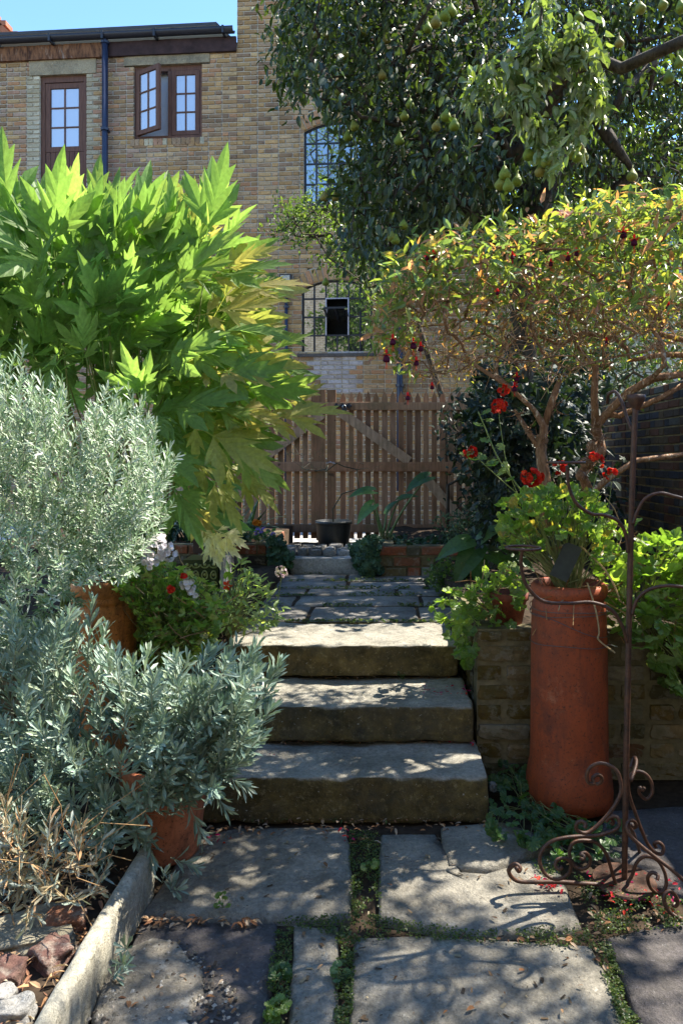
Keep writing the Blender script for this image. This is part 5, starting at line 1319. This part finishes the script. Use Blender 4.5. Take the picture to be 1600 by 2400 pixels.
sprigs(sw, mb, pts, (.11, .20), 28, (.045, .075), lambda p: unit(p-wc)*.7+np.array((0, -.25, .7))+rv(.28), .85, .5, .0024)
sp_pts = [(205, 1560, .36), (215, 1600, .30), (135, 1600, .3), (60, 1610, .26), (330, 1640, .26), (560, 1640, .30), (600, 1650, .26), (520, 1650, .28), (590, 1740, .22), (560, 1800, .2)]
for x, y, l in sp_pts:
    p = np.array(at(x, y, 2.6)); dx = .12 if x < 400 else .45
    sprigs(sw, mb, [(p, 0)], (l*.62, l*.66), 36, (.05, .08), lambda q: np.array((dx, -.1, 1))+rv(.08), .8, .3, .0028)
for x, y, dx, dz in ((480, 1850, .6, -.5), (440, 1900, .5, -.7), (520, 1830, .7, -.3), (345, 1950, .3, -.7), (400, 2030, .7, -.1), (250, 1985, .1, -.3)):
    sprigs(sw, mb, [(np.array(at(x, y-20, 2.52)), 0)], (.09, .13), 20, (.05, .07), lambda q: np.array((dx, -.3, dz)), .8, .5, .002)
mb.build('stem', M_stem, wl_, smooth=True); sw.emit(wl_, 'leaf', 'foliage', 300, .15)
# ------------------------------------------------------------------ pelargoniums and smaller plants
GRN = [(.12, .20, .05), (.14, .23, .06), (.10, .17, .05), (.18, .26, .08), (.22, .28, .10)]
YEL = (.30, .24, .08); BRN = (.26, .14, .06)
def flower_head(parent, c, rad, n, pet, pal, mat=None, label=None):
    sc = Scatter([round_leaf(31, 3, .25, .12), round_leaf(33, 3, .1, .12)], pal, M_petal); c = np.array(c)
    b = MB(); T = sc.t
    for i in range(n):
        d = unit(rv(1)+np.array((0, -.35, .35))); q = c+d*rad*rnd.uniform(.75, 1.0)*np.array((1, 1, .85)); u = unit(np.cross(d, rv(1))); v = np.cross(d, u); col = rnd.choice(pal)
        for k in range(5):
            a = k*1.257; o = u*math.cos(a)+v*math.sin(a); sc.leaf(q, unit(o+d*.35), d, pet*rnd.uniform(.85, 1.15), None, None)
        b.tube([tuple(c), tuple(q)], .0008, 3, False, (.15, .2, .05))
    VV, LL, SS, CC = [], [], [], []; vo = lo = 0
    V = []; F = []; C = []
    for M, P, ti, ci in zip(sc.M, sc.P, sc.T, sc.Ci):
        t = T[ti]; n0 = len(b.V); b.add([tuple(x) for x in (t.V @ M.T+P)], t.F, pal[ci])
    return b.build('flower_head', M_palep if pal[0][1] > .3 else M_petal, parent, label=label)
REDP = [(.62, .025, .012), (.55, .02, .015), (.68, .06, .015)]; WHP = [(.80, .76, .77), (.76, .70, .72), (.82, .80, .81)]
def mound(t, pts, cen, leafs, pal, mat, size, n_ind, stems=True, stemr=.002, nrm=(0, -.3, .8), scm=(.18, .2, .07), name='leaf', flat_=.4):
    s = Scatter(leafs, pal, mat); mb = MB(); mb.c = scm; cen = np.array(cen)
    for i, p in enumerate(pts):
        p = np.array(p); o = unit(p-cen)
        s.leaf(p, unit(o+rv(.5)+np.array((0, -.2, -.1))), unit(np.array(nrm)+o*.4+rv(flat_)), rnd.uniform(*size))
        if stems and i % 3 == 0:
            m_ = cen*.4+p*.6+np.array((0, 0, .02)); mb.tube([tuple(cen+rv(.02)), tuple(m_+rv(.02)), tuple(p)], [stemr*1.3, stemr, stemr*.8], 4)
    if mb.V: mb.build('stem', M_stem, t)
    s.emit(t, name, 'foliage', n_ind, .25)
# zonal pelargonium in the chimney pot
zp = thing('pelargonium', (.83, 3.17, .88), 'scarlet pelargonium growing from the chimney pot', 'flower')
zpoly = [(1165, 1180), (1260, 1140), (1390, 1150), (1440, 1230), (1420, 1330), (1380, 1370), (1270, 1300), (1170, 1280)]
mound(zp, [at(x, y, Y) for x, y, Y in sample(zpoly, 400, 2.95, 3.35) if not (1270 < x < 1385 and y > 1255)], (.83, 3.17, .9), L_round, GRN+[GRN[3], YEL], M_green, (.034, .064), 300)
sm_ = MB(); sm_.c = (.2, .25, .07); s = Scatter(L_round, GRN[2:]+[(.2, .26, .1)], M_green)
for pts, r in (([(1290, 1300), (1240, 1180), (1170, 1080), (1135, 1000), (1120, 965)], .004), ([(1230, 1200), (1190, 1100), (1172, 1000), (1168, 965)], .002), ([(1240, 1180), (1180, 1130), (1120, 1075), (1105, 1060)], .0025), ([(1400, 1290), (1420, 1220), (1432, 1130)], .002), ([(1330, 1300), (1320, 1200), (1312, 1110)], .0022), ([(1360, 1300), (1375, 1200), (1400, 1100)], .0022), ([(1290, 1300), (1260, 1200), (1246, 1130)], .003)):
    P = smooth_path([at(x, y, 3.1) for x, y in pts], 6); sm_.tube(P, [r*(1-.4*i/len(P)) for i in range(len(P))], 6)
    if r > .003 or pts[-1][0] in (1105,):
        for i in range(6, len(P)-1, 2): 
            q = np.array(P[i]); d = unit(rv(.4)+np.array((rnd.choice((-1, 1)), -.3, .1))); sm_.tube([tuple(q), tuple(q+d*.03)], .0012, 4); s.leaf(q+d*.03, d, unit((0, -.4, .8)+rv(.25)), rnd.uniform(.035, .06))
sm_.build('stem', M_stem, zp, smooth=True); s.emit(zp, 'stem_leaf', 'foliage', 60)
for x, y, r, n, Y in ((1168, 953, .034, 20, 3.1), (1246, 1118, .045, 30, 3.05), (1102, 1060, .026, 12, 3.1), (1312, 1095, .03, 13, 3.1), (1392, 1080, .04, 16, 3.05), (1432, 1112, .03, 8, 3.1), (1180, 915, .025, 6, 3.15)): flower_head(zp, at(x, y, Y), r, n, .022, REDP)
dr_ = MB()   # dry straw coloured stems in the pot mouth
for i in range(36):
    a = rnd.uniform(0, 6.28); p = np.array((.83+.1*math.cos(a), 3.19+.1*math.sin(a), .9)); d = unit(rv(.6)+np.array((0, -.3, .35))); dr_.tube([tuple(p), tuple(p+d*.09+rv(.01)), tuple(p+d*.17+np.array((0, 0, -.03)))], .0022, 4, True, rnd.choice(((.34, .22, .10), (.42, .33, .18), (.28, .15, .07))))
dr_.tube(smooth_path([at(1375, 1365, 3.02), at(1395, 1430, 3.0), at(1403, 1480, 3.0), at(1402, 1500, 3.0), at(1440, 1530, 3.0)]), .0035, 5, True, (.4, .3, .16)); dr_.tube(smooth_path([at(1360, 1280, 3.05), at(1420, 1340, 2.98), at(1450, 1400, 2.98)]), .004, 5, True, (.45, .32, .15))
dr_.build('dry_stem', M_dry, zp)
# trailing ivy-leaved pelargoniums
def trailing(loc, label, poly, n, Y0, Y1, cen, n_ind, size=(.05, .09), pal=None, flowers=(), dry=0, scm=(.2, .22, .08)):
    t = thing('trailing_pelargonium', loc, label, 'flower')
    mound(t, [at(x, y, Y) for x, y, Y in sample(poly, n, Y0, Y1)], cen, L_round+L_ivy, pal or GRN, M_green, size, n_ind, scm=scm)
    for x, y, r, k, pc, Y in flowers: flower_head(t, at(x, y, Y), r, k, .024, pc)
    if dry:
        m_ = MB()
        for x, y, Y in sample(poly, dry, Y0, Y1-.1):
            p = np.array(at(x, y, Y)); d = unit(rv(.6)+np.array((0, -.2, .1))); m_.tube([tuple(p), tuple(p+d*.07+rv(.01)), tuple(p+d*.15)], .0025, 4, True, rnd.choice(((.38, .22, .10), (.45, .32, .17), (.3, .17, .08))))
        m_.build('dry_stem', M_dry, t)
    return t
trailing((1.5, 3.35, .69), 'big leaved trailing pelargonium spilling over the wall right of the iron stand', [(1440, 1330), (1500, 1260), (1600, 1250), (1750, 1280), (1750, 1600), (1640, 1650), (1560, 1610), (1520, 1540), (1450, 1480)], 430, 3.02, 3.5, (1.25, 3.5, .75), 300, (.05, .095), dry=10)
trailing((.45, 3.7, .69), 'lower trailing pelargonium flopping over the top step on the right', [(1010, 1420), (1040, 1390), (1100, 1380), (1150, 1330), (1220, 1320), (1230, 1440), (1200, 1500), (1120, 1480), (1100, 1560), (1060, 1530), (1040, 1470)], 210, 3.35, 3.8, (.55, 3.7, .72), 210, (.04, .075), dry=12)
trailing((1.0, 3.3, .7), 'leaves and straw stems between chimney pot and iron stand', [(1400, 1240), (1480, 1220), (1500, 1330), (1480, 1420), (1420, 1480), (1390, 1380)], 70, 3.2, 3.45, (.95, 3.45, .75), 70, (.04, .08), dry=14)
trailing((-.95, 3.25, .6), 'pale flowered pelargonium tumbling down beside the orange pot', [(250, 1345), (330, 1290), (420, 1330), (500, 1370), (540, 1430), (500, 1520), (430, 1560), (330, 1570), (320, 1440)], 950, 3.0, 3.4, (-1.0, 3.35, .62), 300, (.025, .05), pal=GRN+[(.26, .31, .12), (.34, .34, .18), (.2, .3, .1)],
         flowers=((370, 1285, .062, 46, WHP, 2.9), (350, 1320, .038, 10, WHP, 3.0), (395, 1300, .03, 10, WHP, 3.02), (440, 1372, .03, 12, WHP, 3.05), (455, 1390, .02, 6, WHP, 3.05), (400, 1382, .012, 3, REDP, 3.0), (433, 1350, .008, 2, REDP, 3.0)), dry=46)
mw = thing('sage', (-.85, 3.5, .6), 'grey green leafy clump at the left end of the top step', 'plant')
mound(mw, [at(x, y, Y) for x, y, Y in sample([(500, 1400), (540, 1330), (570, 1310), (620, 1360), (640, 1400), (670, 1440), (620, 1480), (520, 1470)], 300, 3.4, 3.8)], (-.8, 3.75, .58), L_lance, [(.17, .24, .12), (.2, .28, .15), (.13, .2, .08), (.24, .3, .17)], M_green, (.035, .06), 200)
b = MB()
for k, a in enumerate((0, 1.2, 2.4, 3.9, 5.0)):
    p = at(533, 1372, 3.4); b.add([p, p+Vector((.018*math.cos(a+.5), -.004, .018*math.sin(a+.5))), p+Vector((.026*math.cos(a), 0, .026*math.sin(a))), p+Vector((.018*math.cos(a-.5), .004, .018*math.sin(a-.5)))], [(0, 1, 2, 3)], (.7, .06, .01))
na = thing('nasturtium', tuple(at(533, 1400, 3.4)), 'single orange red nasturtium bloom by the top step', 'flower'); b.build('petals', M_petal, na)
m_ = MB(); m_.tube([at(533, 1374, 3.41), at(530, 1430, 3.42)], .002, 4, True, (.15, .2, .05)); m_.build('stem', M_stem, na)
sc_ = Scatter(L_scal, [(.2, .3, .05)], M_green); sc_.leaf(np.array(at(535, 1350, 3.42)), (.2, -.2, .9), (0, -.9, .2), .045); sc_.emit(na, 'leaf', 'foliage')
al = thing('garlic_flower', tuple(at(640, 1460, 3.9)), 'pale pink domed flower on a thin stem before the terrace', 'flower')
m_ = MB(); m_.tube(smooth_path([at(640, 1450, 3.85), at(652, 1400, 3.85), at(660, 1350, 3.85)]), .0025, 5, True, (.13, .17, .06)); m_.build('stem', M_stem, al); flower_head(al, at(660, 1340, 3.85), .035, 26, .014, [(.72, .52, .58), (.75, .62, .66), (.4, .45, .25)])
mg = thing('marigold', tuple(at(602, 1245, 5.9)), 'small orange flower above the left brick planter', 'flower')
m_ = MB(); m_.tube([at(600, 1262, 5.9), at(602, 1228, 5.9)], .003, 4, True, (.1, .15, .05)); m_.build('stem', M_stem, mg); flower_head(mg, at(602, 1225, 5.9), .03, 14, .03, [(.65, .22, .02), (.7, .3, .02)])
cb = thing('campanula', tuple(at(612, 1262, 6.0)), 'violet blue bellflowers on the corner of the left planter', 'flower')
mound(cb, [at(x, y, Y) for x, y, Y in sample([(570, 1245), (640, 1240), (650, 1262), (580, 1266)], 60, 5.9, 6.2)], at(610, 1266, 6.05), L_scal, [(.04, .09, .05), (.05, .11, .07)], M_green, (.03, .05), 60)
for x, y in ((604, 1242), (612, 1248), (598, 1250), (618, 1240), (640, 1252)): flower_head(cb, at(x, y, 5.88), .016, 5, .018, [(.25, .2, .6), (.3, .25, .65)])
# strap leaved clump, arum, acer
ag = thing('agapanthus', (-1.5, 6.6, .75), 'dark strap leaved agapanthus clump in the left planter', 'plant')
s = Scatter(L_strap, [(.02, .055, .03), (.03, .07, .04), (.025, .06, .045), (.015, .04, .025)], M_darkl)
for i in range(150):
    p = np.array((-1.55+rnd.uniform(-.45, .38), 6.6+rnd.uniform(-.3, .35), .74)); a = rnd.uniform(0, 6.28); s.leaf(p, unit((math.cos(a)*.45, math.sin(a)*.45, 1.0)), unit((-math.cos(a), -math.sin(a), .4)), rnd.uniform(.4, .62), None, None, rnd.uniform(.7, 1.4))
s.emit(ag, 'leaf', 'foliage', 300)
ar = thing('arum', (.08, 6.4, .72), 'broad arrow leaved arum rising above the right planter', 'plant')
def arrow_leaf():
    V, F = half_outline([(0, -.30, .14), (.02, -.22, .30), (.15, .1, .34), (.4, .4, .29), (.7, .72, .17), (1, 1.02, 0)], .25, .4); return Tpl(V, F)
s = Scatter([arrow_leaf()], [(.04, .10, .03), (.06, .14, .04), (.09, .19, .05)], M_green); m_ = MB(); m_.c = (.12, .17, .06)
for px, py, dx, dz, sz, Y, ci in ((1000, 1118, -.9, -.3, .22, 6.3, 0), (870, 1150, -1, .05, .20, 6.35, 1), (870, 1185, -.7, -.55, .19, 6.25, 2), (935, 1170, .7, .4, .17, 6.5, 0), (905, 1200, .4, .8, .15, 6.5, 0)):
    p = np.array(at(px, py, Y)); s.leaf(p, (dx, -.35, dz), unit((.1, -.45, .85)), sz, 0, ci); m_.tube(smooth_path([(.03+rnd.uniform(-.03, .05), 6.4, .72), tuple(np.array((.03, 6.4, .72))*.55+p*.45+np.array((0, 0, .04))), tuple(p)]), [.013-.0005*k for k in range(17)], 6)
m_.build('stalk', M_stem, ar, smooth=True); s.emit(ar, 'leaf', 'foliage', 60)
m_ = MB()
for i in range(30):
    p = np.array((.04+rnd.gauss(0, .05), 6.38+rnd.gauss(0, .04), .72)); d = unit(rv(.4)+np.array((0, 0, .8))); m_.tube([tuple(p), tuple(p+d*.06), tuple(p+d*.12+rv(.02))], [.008, .006, .002], 4, True, rnd.choice(((.3, .24, .13), (.12, .15, .05))))
m_.build('dry_sheath', M_dry, ar)
bush('acer', (-.44, 6.9, .86), 'thin red leaved maple sapling in the black pot', 'tree', [((-.44, 6.9, .86), -1), ((-.45, 6.9, 1.0), 0), ((-.55, 6.9, 1.2), 1), ((-.36, 6.88, 1.15), 1), ((-.2, 6.85, 1.2), 3)],
     region([(655, 1045), (700, 1020), (790, 1080), (900, 1075), (940, 1090), (870, 1130), (800, 1110), (740, 1110), (670, 1090)], 48, 6.7, 7.1), .0011, .006, 3, L_ivy, (.02, .038), [(.26, .09, .065), (.32, .14, .10), (.48, .30, .23), (.17, .06, .045)], M_dry, flat('acer_bark', (.05, .05, .03), .7, .3), 300, -.5, .035, .1)
# ivy hanging either side of the far step, low cover on the right planter
IVY = [(.03, .075, .035), (.04, .09, .045), (.025, .06, .035), (.05, .10, .05)]
def ivy(loc, label, poly, n, Y0, Y1, name='ivy'):
    t = thing(name, loc, label, 'plant'); s = Scatter(L_ivy+L_scal, IVY, M_darkl)
    for x, y, Y in sample(poly, n, Y0, Y1): s.leaf(np.array(at(x, y, Y)), unit(np.array((0, -.2, -.8))+rv(.45)), unit(np.array((0, -.85, .45))+rv(.25)), rnd.uniform(.045, .08))
    m_ = MB(); m_.c = (.06, .06, .03)
    for k in range(6):
        q = sample(poly, 3, Y0+.05, Y1); q.sort(key=lambda v: v[1]); m_.tube([at(*v) for v in q], .003, 4)
    m_.build('stem', M_stem, t); s.emit(t, 'leaf', 'foliage', 160)
ivy((-.85, 6.0, .55), 'ivy curtain hanging at the corner of the left planter', [(628, 1262), (650, 1255), (690, 1300), (680, 1330), (640, 1335), (632, 1300)], 130, 5.93, 6.05)
ivy((-.08, 5.9, .55), 'ivy curtain hanging at the corner of the right planter', [(820, 1280), (860, 1255), (900, 1265), (880, 1300), (900, 1340), (850, 1350), (830, 1320)], 200, 5.8, 6.0)
gc_ = thing('ground_ivy', (.6, 6.2, .72), 'low dark leafy cover along the top of the right planter', 'plant')
mound(gc_, [Vector((rnd.uniform(-.05, 1.7), rnd.uniform(5.95, 6.7), .74+rnd.uniform(-.01, .05))) for _ in range(420)], (.7, 6.3, .7), L_scal, IVY, M_darkl, (.03, .06), 200, False)
bush('spindle_bush', (.95, 6.2, .72), 'small bushy plant with glinting pale leaf edges on the right planter', 'shrub', [((.95, 6.25, .72), -1), ((.95, 6.25, .8), 0)], region([(1010, 1250), (1040, 1200), (1110, 1195), (1160, 1225), (1150, 1275), (1040, 1275)], 60, 6.0, 6.5), .002, .01, 10, L_lance, (.03, .05), [(.05, .09, .045), (.12, .17, .08), (.07, .12, .06)], M_darkl, M_stem, 200, 0, .03, .1)
bush('herb_clump', (.42, 5.2, .55), 'small round leaved herb at the right edge of the terrace', 'plant', [((.42, 5.2, .53), -1), ((.42, 5.2, .6), 0)], region([(1000, 1330), (1040, 1305), (1090, 1320), (1110, 1360), (1050, 1390), (1010, 1370)], 60, 4.9, 5.4), .0016, .006, 9, L_scal, (.02, .035), [(.08, .13, .05), (.10, .15, .06), (.06, .10, .04)], M_green, M_stem, 200, 0, .025, .08)
rl = thing('burdock', (.72, 5.0, .66), 'large dusty green leaf plant behind the trailing pelargonium', 'plant'); s = Scatter([arrow_leaf()], [(.05, .12, .05), (.08, .16, .06)], M_green)
for px, py, dx, dz, sz in ((1110, 1290, -.5, -.6, .26), (1090, 1270, -.8, -.2, .22), (1130, 1260, .5, .5, .2), (1150, 1300, .6, -.3, .22), (1120, 1320, .1, -.8, .2), (1180, 1250, .7, .3, .24), (1190, 1300, .8, -.2, .2)): s.leaf(np.array(at(px, py, 4.9)), (dx, -.3, dz), unit((.1, -.5, .8)), sz)
s.emit(rl, 'leaf', 'foliage', 60)
m_ = MB(); m_.c = (.1, .14, .05)
for k in range(5): m_.tube([(.72, 5.0, .66), tuple(at(1110+k*18, 1285-(k % 2)*20, 4.95))], .004, 5)
m_.build('stalk', M_stem, rl)
# creeping scalloped plant round the chimney pot foot
cr_ = thing('primula', (.6, 3.0, 0), 'round scalloped leaves creeping round the foot of the chimney pot', 'plant')
pts = [Vector((onz(x, y, z).x, onz(x, y, z).y, z)) for x, y, z in [(rnd.uniform(1150, 1310), rnd.uniform(1830, 1975), rnd.uniform(.02, .08)) for _ in range(75)] if x < 1240 or y > 1880]
pts += [onz(rnd.uniform(1300, 1450), rnd.uniform(1910, 2010), rnd.uniform(.02, .08)) for _ in range(42)]+[onz(rnd.uniform(1165, 1235), rnd.uniform(1790, 1850), .06) for _ in range(22)]
mound(cr_, pts, (.62, 3.1, .0), L_scal, [(.05, .11, .035), (.065, .135, .04), (.04, .09, .03), (.08, .15, .05)], M_green, (.035, .06), 200, True, .0012, (0, -.45, .85), flat_=.22)
# sprig below the edging
cs = thing('silver_seedling', (-.72, 2.4, 0), 'loose silver rosettes growing from the joint beside the edging', 'plant'); s = Scatter(L_spoon, WAL, M_silver); mb = MB(); mb.c = (.2, .22, .15)
for x, y, n in ((400, 2090, 2), (300, 2225, 1), (285, 2260, 1), (262, 2290, 1), (380, 2070, 1)):
    for k in range(n): sprigs(s, mb, [(np.array(onz(x, y, .03)), 0)], (.03, .05), 13, (.035, .055), lambda q: unit(np.array((.3, -.3, .5))+rv(.2)), .95, .3, .0015)
mb.build('stem', M_stem, cs); s.emit(cs, 'leaf', 'foliage', 100)
# dying grassy tuft and dead litter in the left corner
dg = thing('dead_lavender', (-1.05, 2.3, .09), 'half dead wispy tuft with straw stalks in the left corner bed', 'plant')
s = Scatter(L_narrow, [(.26, .31, .26), (.30, .33, .27), (.45, .36, .22), (.40, .24, .12), (.34, .30, .2)], M_silver); mb = MB()
for x, y, Y in sample([(-40, 1960), (60, 1960), (180, 2010), (250, 2050), (220, 2120), (100, 2140), (-40, 2150)], 90, 2.1, 2.45):
    p = np.array(at(x, y, Y)); d = unit(rv(.6)+np.array((.1, -.2, .35)))
    mb.tube([tuple(p), tuple(p+d*.06+rv(.008)), tuple(p+d*.13+rv(.015))], .0014, 4, True, rnd.choice(((.42, .32, .18), (.36, .2, .1), (.5, .44, .3))))
    for k in range(15): s.leaf(p+d*.12*k/15, unit(d+rv(.6)), rv(1), rnd.uniform(.03, .055))
for i in range(26):
    p = np.array(at(rnd.uniform(-20, 190), rnd.uniform(1900, 2080), 2.2)); d = unit(rv(.6)+np.array((.4, -.1, .5))); mb.tube([tuple(p), tuple(p+d*.1+rv(.01)), tuple(p+d*.22+rv(.02))], .0013, 4, True, (.42, .27, .13))
mb.build('dry_stem', M_dry, dg); s.emit(dg, 'leaf', 'foliage', 300)

# ------------------------------------------------------------------ litter, moss and weeds: nobody could count these
def stuff_leaves(name, pts, leafs, pal, mat, size, label=None, flat_=.25, up=(0, 0, 1)):
    s = Scatter(leafs, pal, mat)
    for p in pts: a = rnd.uniform(0, 6.28); s.leaf(np.array(p), unit((math.cos(a), math.sin(a), rnd.gauss(.05, .2))), unit(np.array(up)+rv(flat_)), rnd.uniform(*size))
    s.emit(None, name, name, 0, .3)
    o = COL.objects[-1] if False else bpy.data.objects[name]; return props(o, label)
BR = [(.30, .15, .07), (.22, .11, .06), (.38, .24, .13), (.16, .09, .05), (.34, .26, .18)]
def gp(poly, n, z=.012, dz=.006): return [tuple(onz(x, y, z+rnd.uniform(0, dz))) for x, y, _ in sample(poly, n, 0, 1)]
lit = gp([(455, 1930), (1160, 1925), (1150, 1950), (900, 1945), (700, 1950), (520, 1960), (455, 2000)], 120)+gp([(330, 2145), (600, 2150), (600, 2165), (330, 2165)], 70)+gp([(1020, 2195), (1380, 2190), (1430, 2290), (1370, 2210)], 26)+gp([(1340, 2050), (1600, 2120), (1600, 2180), (1400, 2190)], 40)+gp([(210, 2300), (560, 2250), (560, 2400), (180, 2400)], 40)+gp([(1240, 1930), (1330, 1960), (1300, 2000)], 24)
lit += gp([(600, 1960), (1400, 1960), (1400, 2390), (500, 2390)], 22)
stuff_leaves('fallen_leaves', lit, L_lance+L_oval, BR, M_dry, (.014, .032), 'small brown leaves fallen along the joints and steps')
lit = [(rnd.uniform(-1.5, -.84), rnd.uniform(1.7, 2.4), .095+rnd.uniform(0, .02)) for _ in range(800)]
stuff_leaves('dead_litter', lit, L_lance+L_narrow, [(.36, .2, .1), (.42, .28, .16), (.28, .14, .08), (.5, .42, .3)], M_dry, (.02, .05), 'straw and dead brown leaves covering the corner bed', .6)
lit = [tuple(p) for p in gp([(1370, 2040), (1600, 2050), (1600, 2140), (1420, 2140)], 70)+gp([(1240, 2050), (1320, 2060), (1330, 2085), (1250, 2075)], 26)+gp([(455, 1940), (560, 1960), (520, 1990)], 8)+gp([(800, 1930), (830, 1960), (800, 1990)], 7)]
lit += [(rnd.uniform(.2, .43), rnd.uniform(3.42, 3.6), .368) for _ in range(26)]+[(rnd.uniform(.3, .43), rnd.uniform(3.3, 3.4), .19) for _ in range(8)]+[(-.48, 3.2, .19), (-.46, 3.19, .19)]
stuff_leaves('fallen_petals', lit, L_oval, [(.45, .02, .04), (.38, .01, .10), (.6, .04, .02)], M_petal, (.012, .024), 'crimson petals scattered under the fuchsia')
MOSS = [(.06, .10, .025), (.08, .12, .03), (.045, .085, .03), (.11, .14, .04)]
mo = gp([(818, 1945), (888, 1948), (890, 2150), (824, 2150)], 2600, .004, .014)+gp([(660, 2148), (830, 2140), (1120, 2180), (1370, 2165), (1400, 2220), (1000, 2200), (830, 2205), (680, 2165)], 2600, .002, .014)+gp([(640, 2160), (690, 2160), (672, 2420), (620, 2420)], 1500, .002, .014)+gp([(790, 2180), (835, 2190), (820, 2420), (785, 2420)], 1300, .002, .014)+gp([(1340, 2040), (1420, 2060), (1600, 2110), (1600, 2170), (1400, 2190)], 2600, .002, .016)+gp([(1240, 2010), (1330, 2000), (1330, 2060), (1270, 2050)], 500, .002, .016)+gp([(1385, 2200), (1420, 2190), (1510, 2420), (1460, 2420)], 1500, .002, .014)
mo = [q for q in mo if noise.noise(Vector((q[0]*11, q[1]*11, 3)))+.9*noise.noise(Vector((q[0]*31, q[1]*31, 5))) > -.22]
stuff_leaves('creeping_moss', mo, L_tiny, MOSS, M_green, (.005, .010), 'tiny leaved green creeper filling the paving joints', .5)
tw = []
for j in range(1, 6):
    for i in range(620):
        x = rnd.uniform(-.95, .5); k = noise.noise(Vector((x*5, j*3.3, 1)))
        if k < -.12: continue
        tw.append((x, ys[j]+rnd.gauss(.004, .016+.03*max(0, k)), .528+rnd.uniform(0, .015+.03*max(0, k))))
tw += [(rnd.uniform(-.8, .45), 4.28+rnd.gauss(0, .012), .53+rnd.uniform(0, .012)) for _ in range(500)]
stuff_leaves('terrace_weeds', tw, L_tiny+L_scal[:1], MOSS+[(.09, .11, .04)], M_green, (.008, .02), 'low weeds along the joints of the upper terrace', .5)
cr_ = gp([(340, 1960), (1360, 1960), (1460, 2400), (200, 2400)], 420, .006, .003)
s = Scatter([Tpl([(-.5, -.2, 0), (.5, -.25, .1), (.6, .2, .1), (-.4, .3, 0)], [(0, 1, 2, 3)])], [(.10, .07, .045), (.2, .14, .08), (.05, .04, .03), (.3, .25, .16)], M_dry)
for p in cr_: a = rnd.uniform(0, 6.28); s.leaf(np.array(p), (math.cos(a), math.sin(a), 0), (0, 0, 1), rnd.choice((.004, .006, .008, .02)), None, None, rnd.choice((1, .6, .15)))
s.emit(None, 'paving_crumbs', 'paving_crumbs', 0, .2); props(bpy.data.objects['paving_crumbs'], 'dark crumbs and bits of twig scattered over the slabs')
gv_ = gp([(215, 2380), (300, 2240), (380, 2195), (480, 2240), (560, 2330), (560, 2400), (200, 2400)], 420, .004, .012)
s = Scatter([Tpl([(-.5, -.4, 0), (.5, -.5, 0), (.6, .4, 0), (-.4, .5, 0), (0, 0, .5)], [(0, 1, 4), (1, 2, 4), (2, 3, 4), (3, 0, 4)])], [(.2, .18, .14), (.34, .31, .26), (.12, .1, .08), (.42, .40, .35)], M_dry)
for p in gv_: a = rnd.uniform(0, 6.28); s.leaf(np.array(p), (math.cos(a), math.sin(a), 0), (0, 0, 1), rnd.uniform(.004, .013))
s.emit(None, 'grit', 'grit', 0, .2); props(bpy.data.objects['grit'], 'loose grit and crumbs over the broken concrete')
st_ = [(rnd.uniform(-.75, .42), y, z+rnd.uniform(0, .008)) for y, z in ((3.352, .18), (3.75, .356), (2.99, .0)) for _ in range(90)]
stuff_leaves('step_litter', st_, L_lance, BR+[(.07, .11, .04)], M_dry, (.01, .022), 'crumbs of leaf litter in the angle of each step')
for i, (x, y, z, lab) in enumerate(((1022, 2375-20, 0, None),)): pass
def weed(px, py, z, label, n=8, s=(.02, .035), pal=GRN):
    p = onz(px, py, z); t = thing('weed', tuple(p), label, 'weed'); sc = Scatter(L_scal, pal, M_green); m_ = MB(); m_.c = (.12, .16, .05)
    for k in range(n):
        a = rnd.uniform(0, 6.28); q = np.array(p)+np.array((math.cos(a)*.02, math.sin(a)*.02, rnd.uniform(.012, .04))); sc.leaf(q, unit((math.cos(a), math.sin(a), .1)), unit((0, -.3, .9)+rv(.2)), rnd.uniform(*s)); m_.tube([tuple(p), tuple(q)], .0008, 3)
    m_.build('stem', M_stem, t); sc.emit(t, 'leaf', 'foliage', 60)
weed(522, 2128, .02, 'tiny three leaved weed on the left slab edge', 7, (.015, .025), [(.14, .22, .05)])
weed(650, 2385, .0, 'fresh green weed rosette at the bottom joint', 18, (.025, .04), [(.13, .20, .05), (.16, .24, .07)])
weed(655, 2300, .0, 'small dark leaved weed in the joint above the fresh rosette', 9, (.025, .04), [(.06, .12, .04)])
weed(865, 2045, .0, 'bright little weed in the mossy middle joint', 10, (.015, .03))
weed(943, 1593, .354, 'little fern like weed under the top step', 8, (.012, .022), [(.07, .14, .06)])
weed(800, 2300, .0, 'grassy weed in the right hand joint', 8, (.02, .03), [(.10, .18, .08)])

# ------------------------------------------------------------------ groups of repeats
GROUPS = {'lime_tree': 'leafy trees beyond the garden', 'brick_planter': 'low brick planters by the far step', 'retaining_wall': 'retaining walls beside the steps', 'trailing_pelargonium': 'trailing pelargoniums on the beds', 'weed': 'little weeds in the paving', 'pebble': 'pebbles lying about', 'brick_chunk': 'broken bricks in the corner bed', 'picket_gate': 'leaves of the picket gate', 'ivy': 'ivy curtains on the planters'}
for o in list(COL.objects):
    base = o.name.split('.')[0]
    if o.parent is None and base in GROUPS: o['group'] = GROUPS[base]
    if o.parent is not None and base in ('dead_twig', 'dry_stem', 'burl', 'mortar', 'relief', 'dry_sheath') and 'kind' not in o: o['kind'] = 'stuff'
    if o.parent is not None and base == 'stem' and o.parent.get('category') in ('flower', 'shrub', 'plant', 'weed') and 'kind' not in o: o['kind'] = 'stuff'
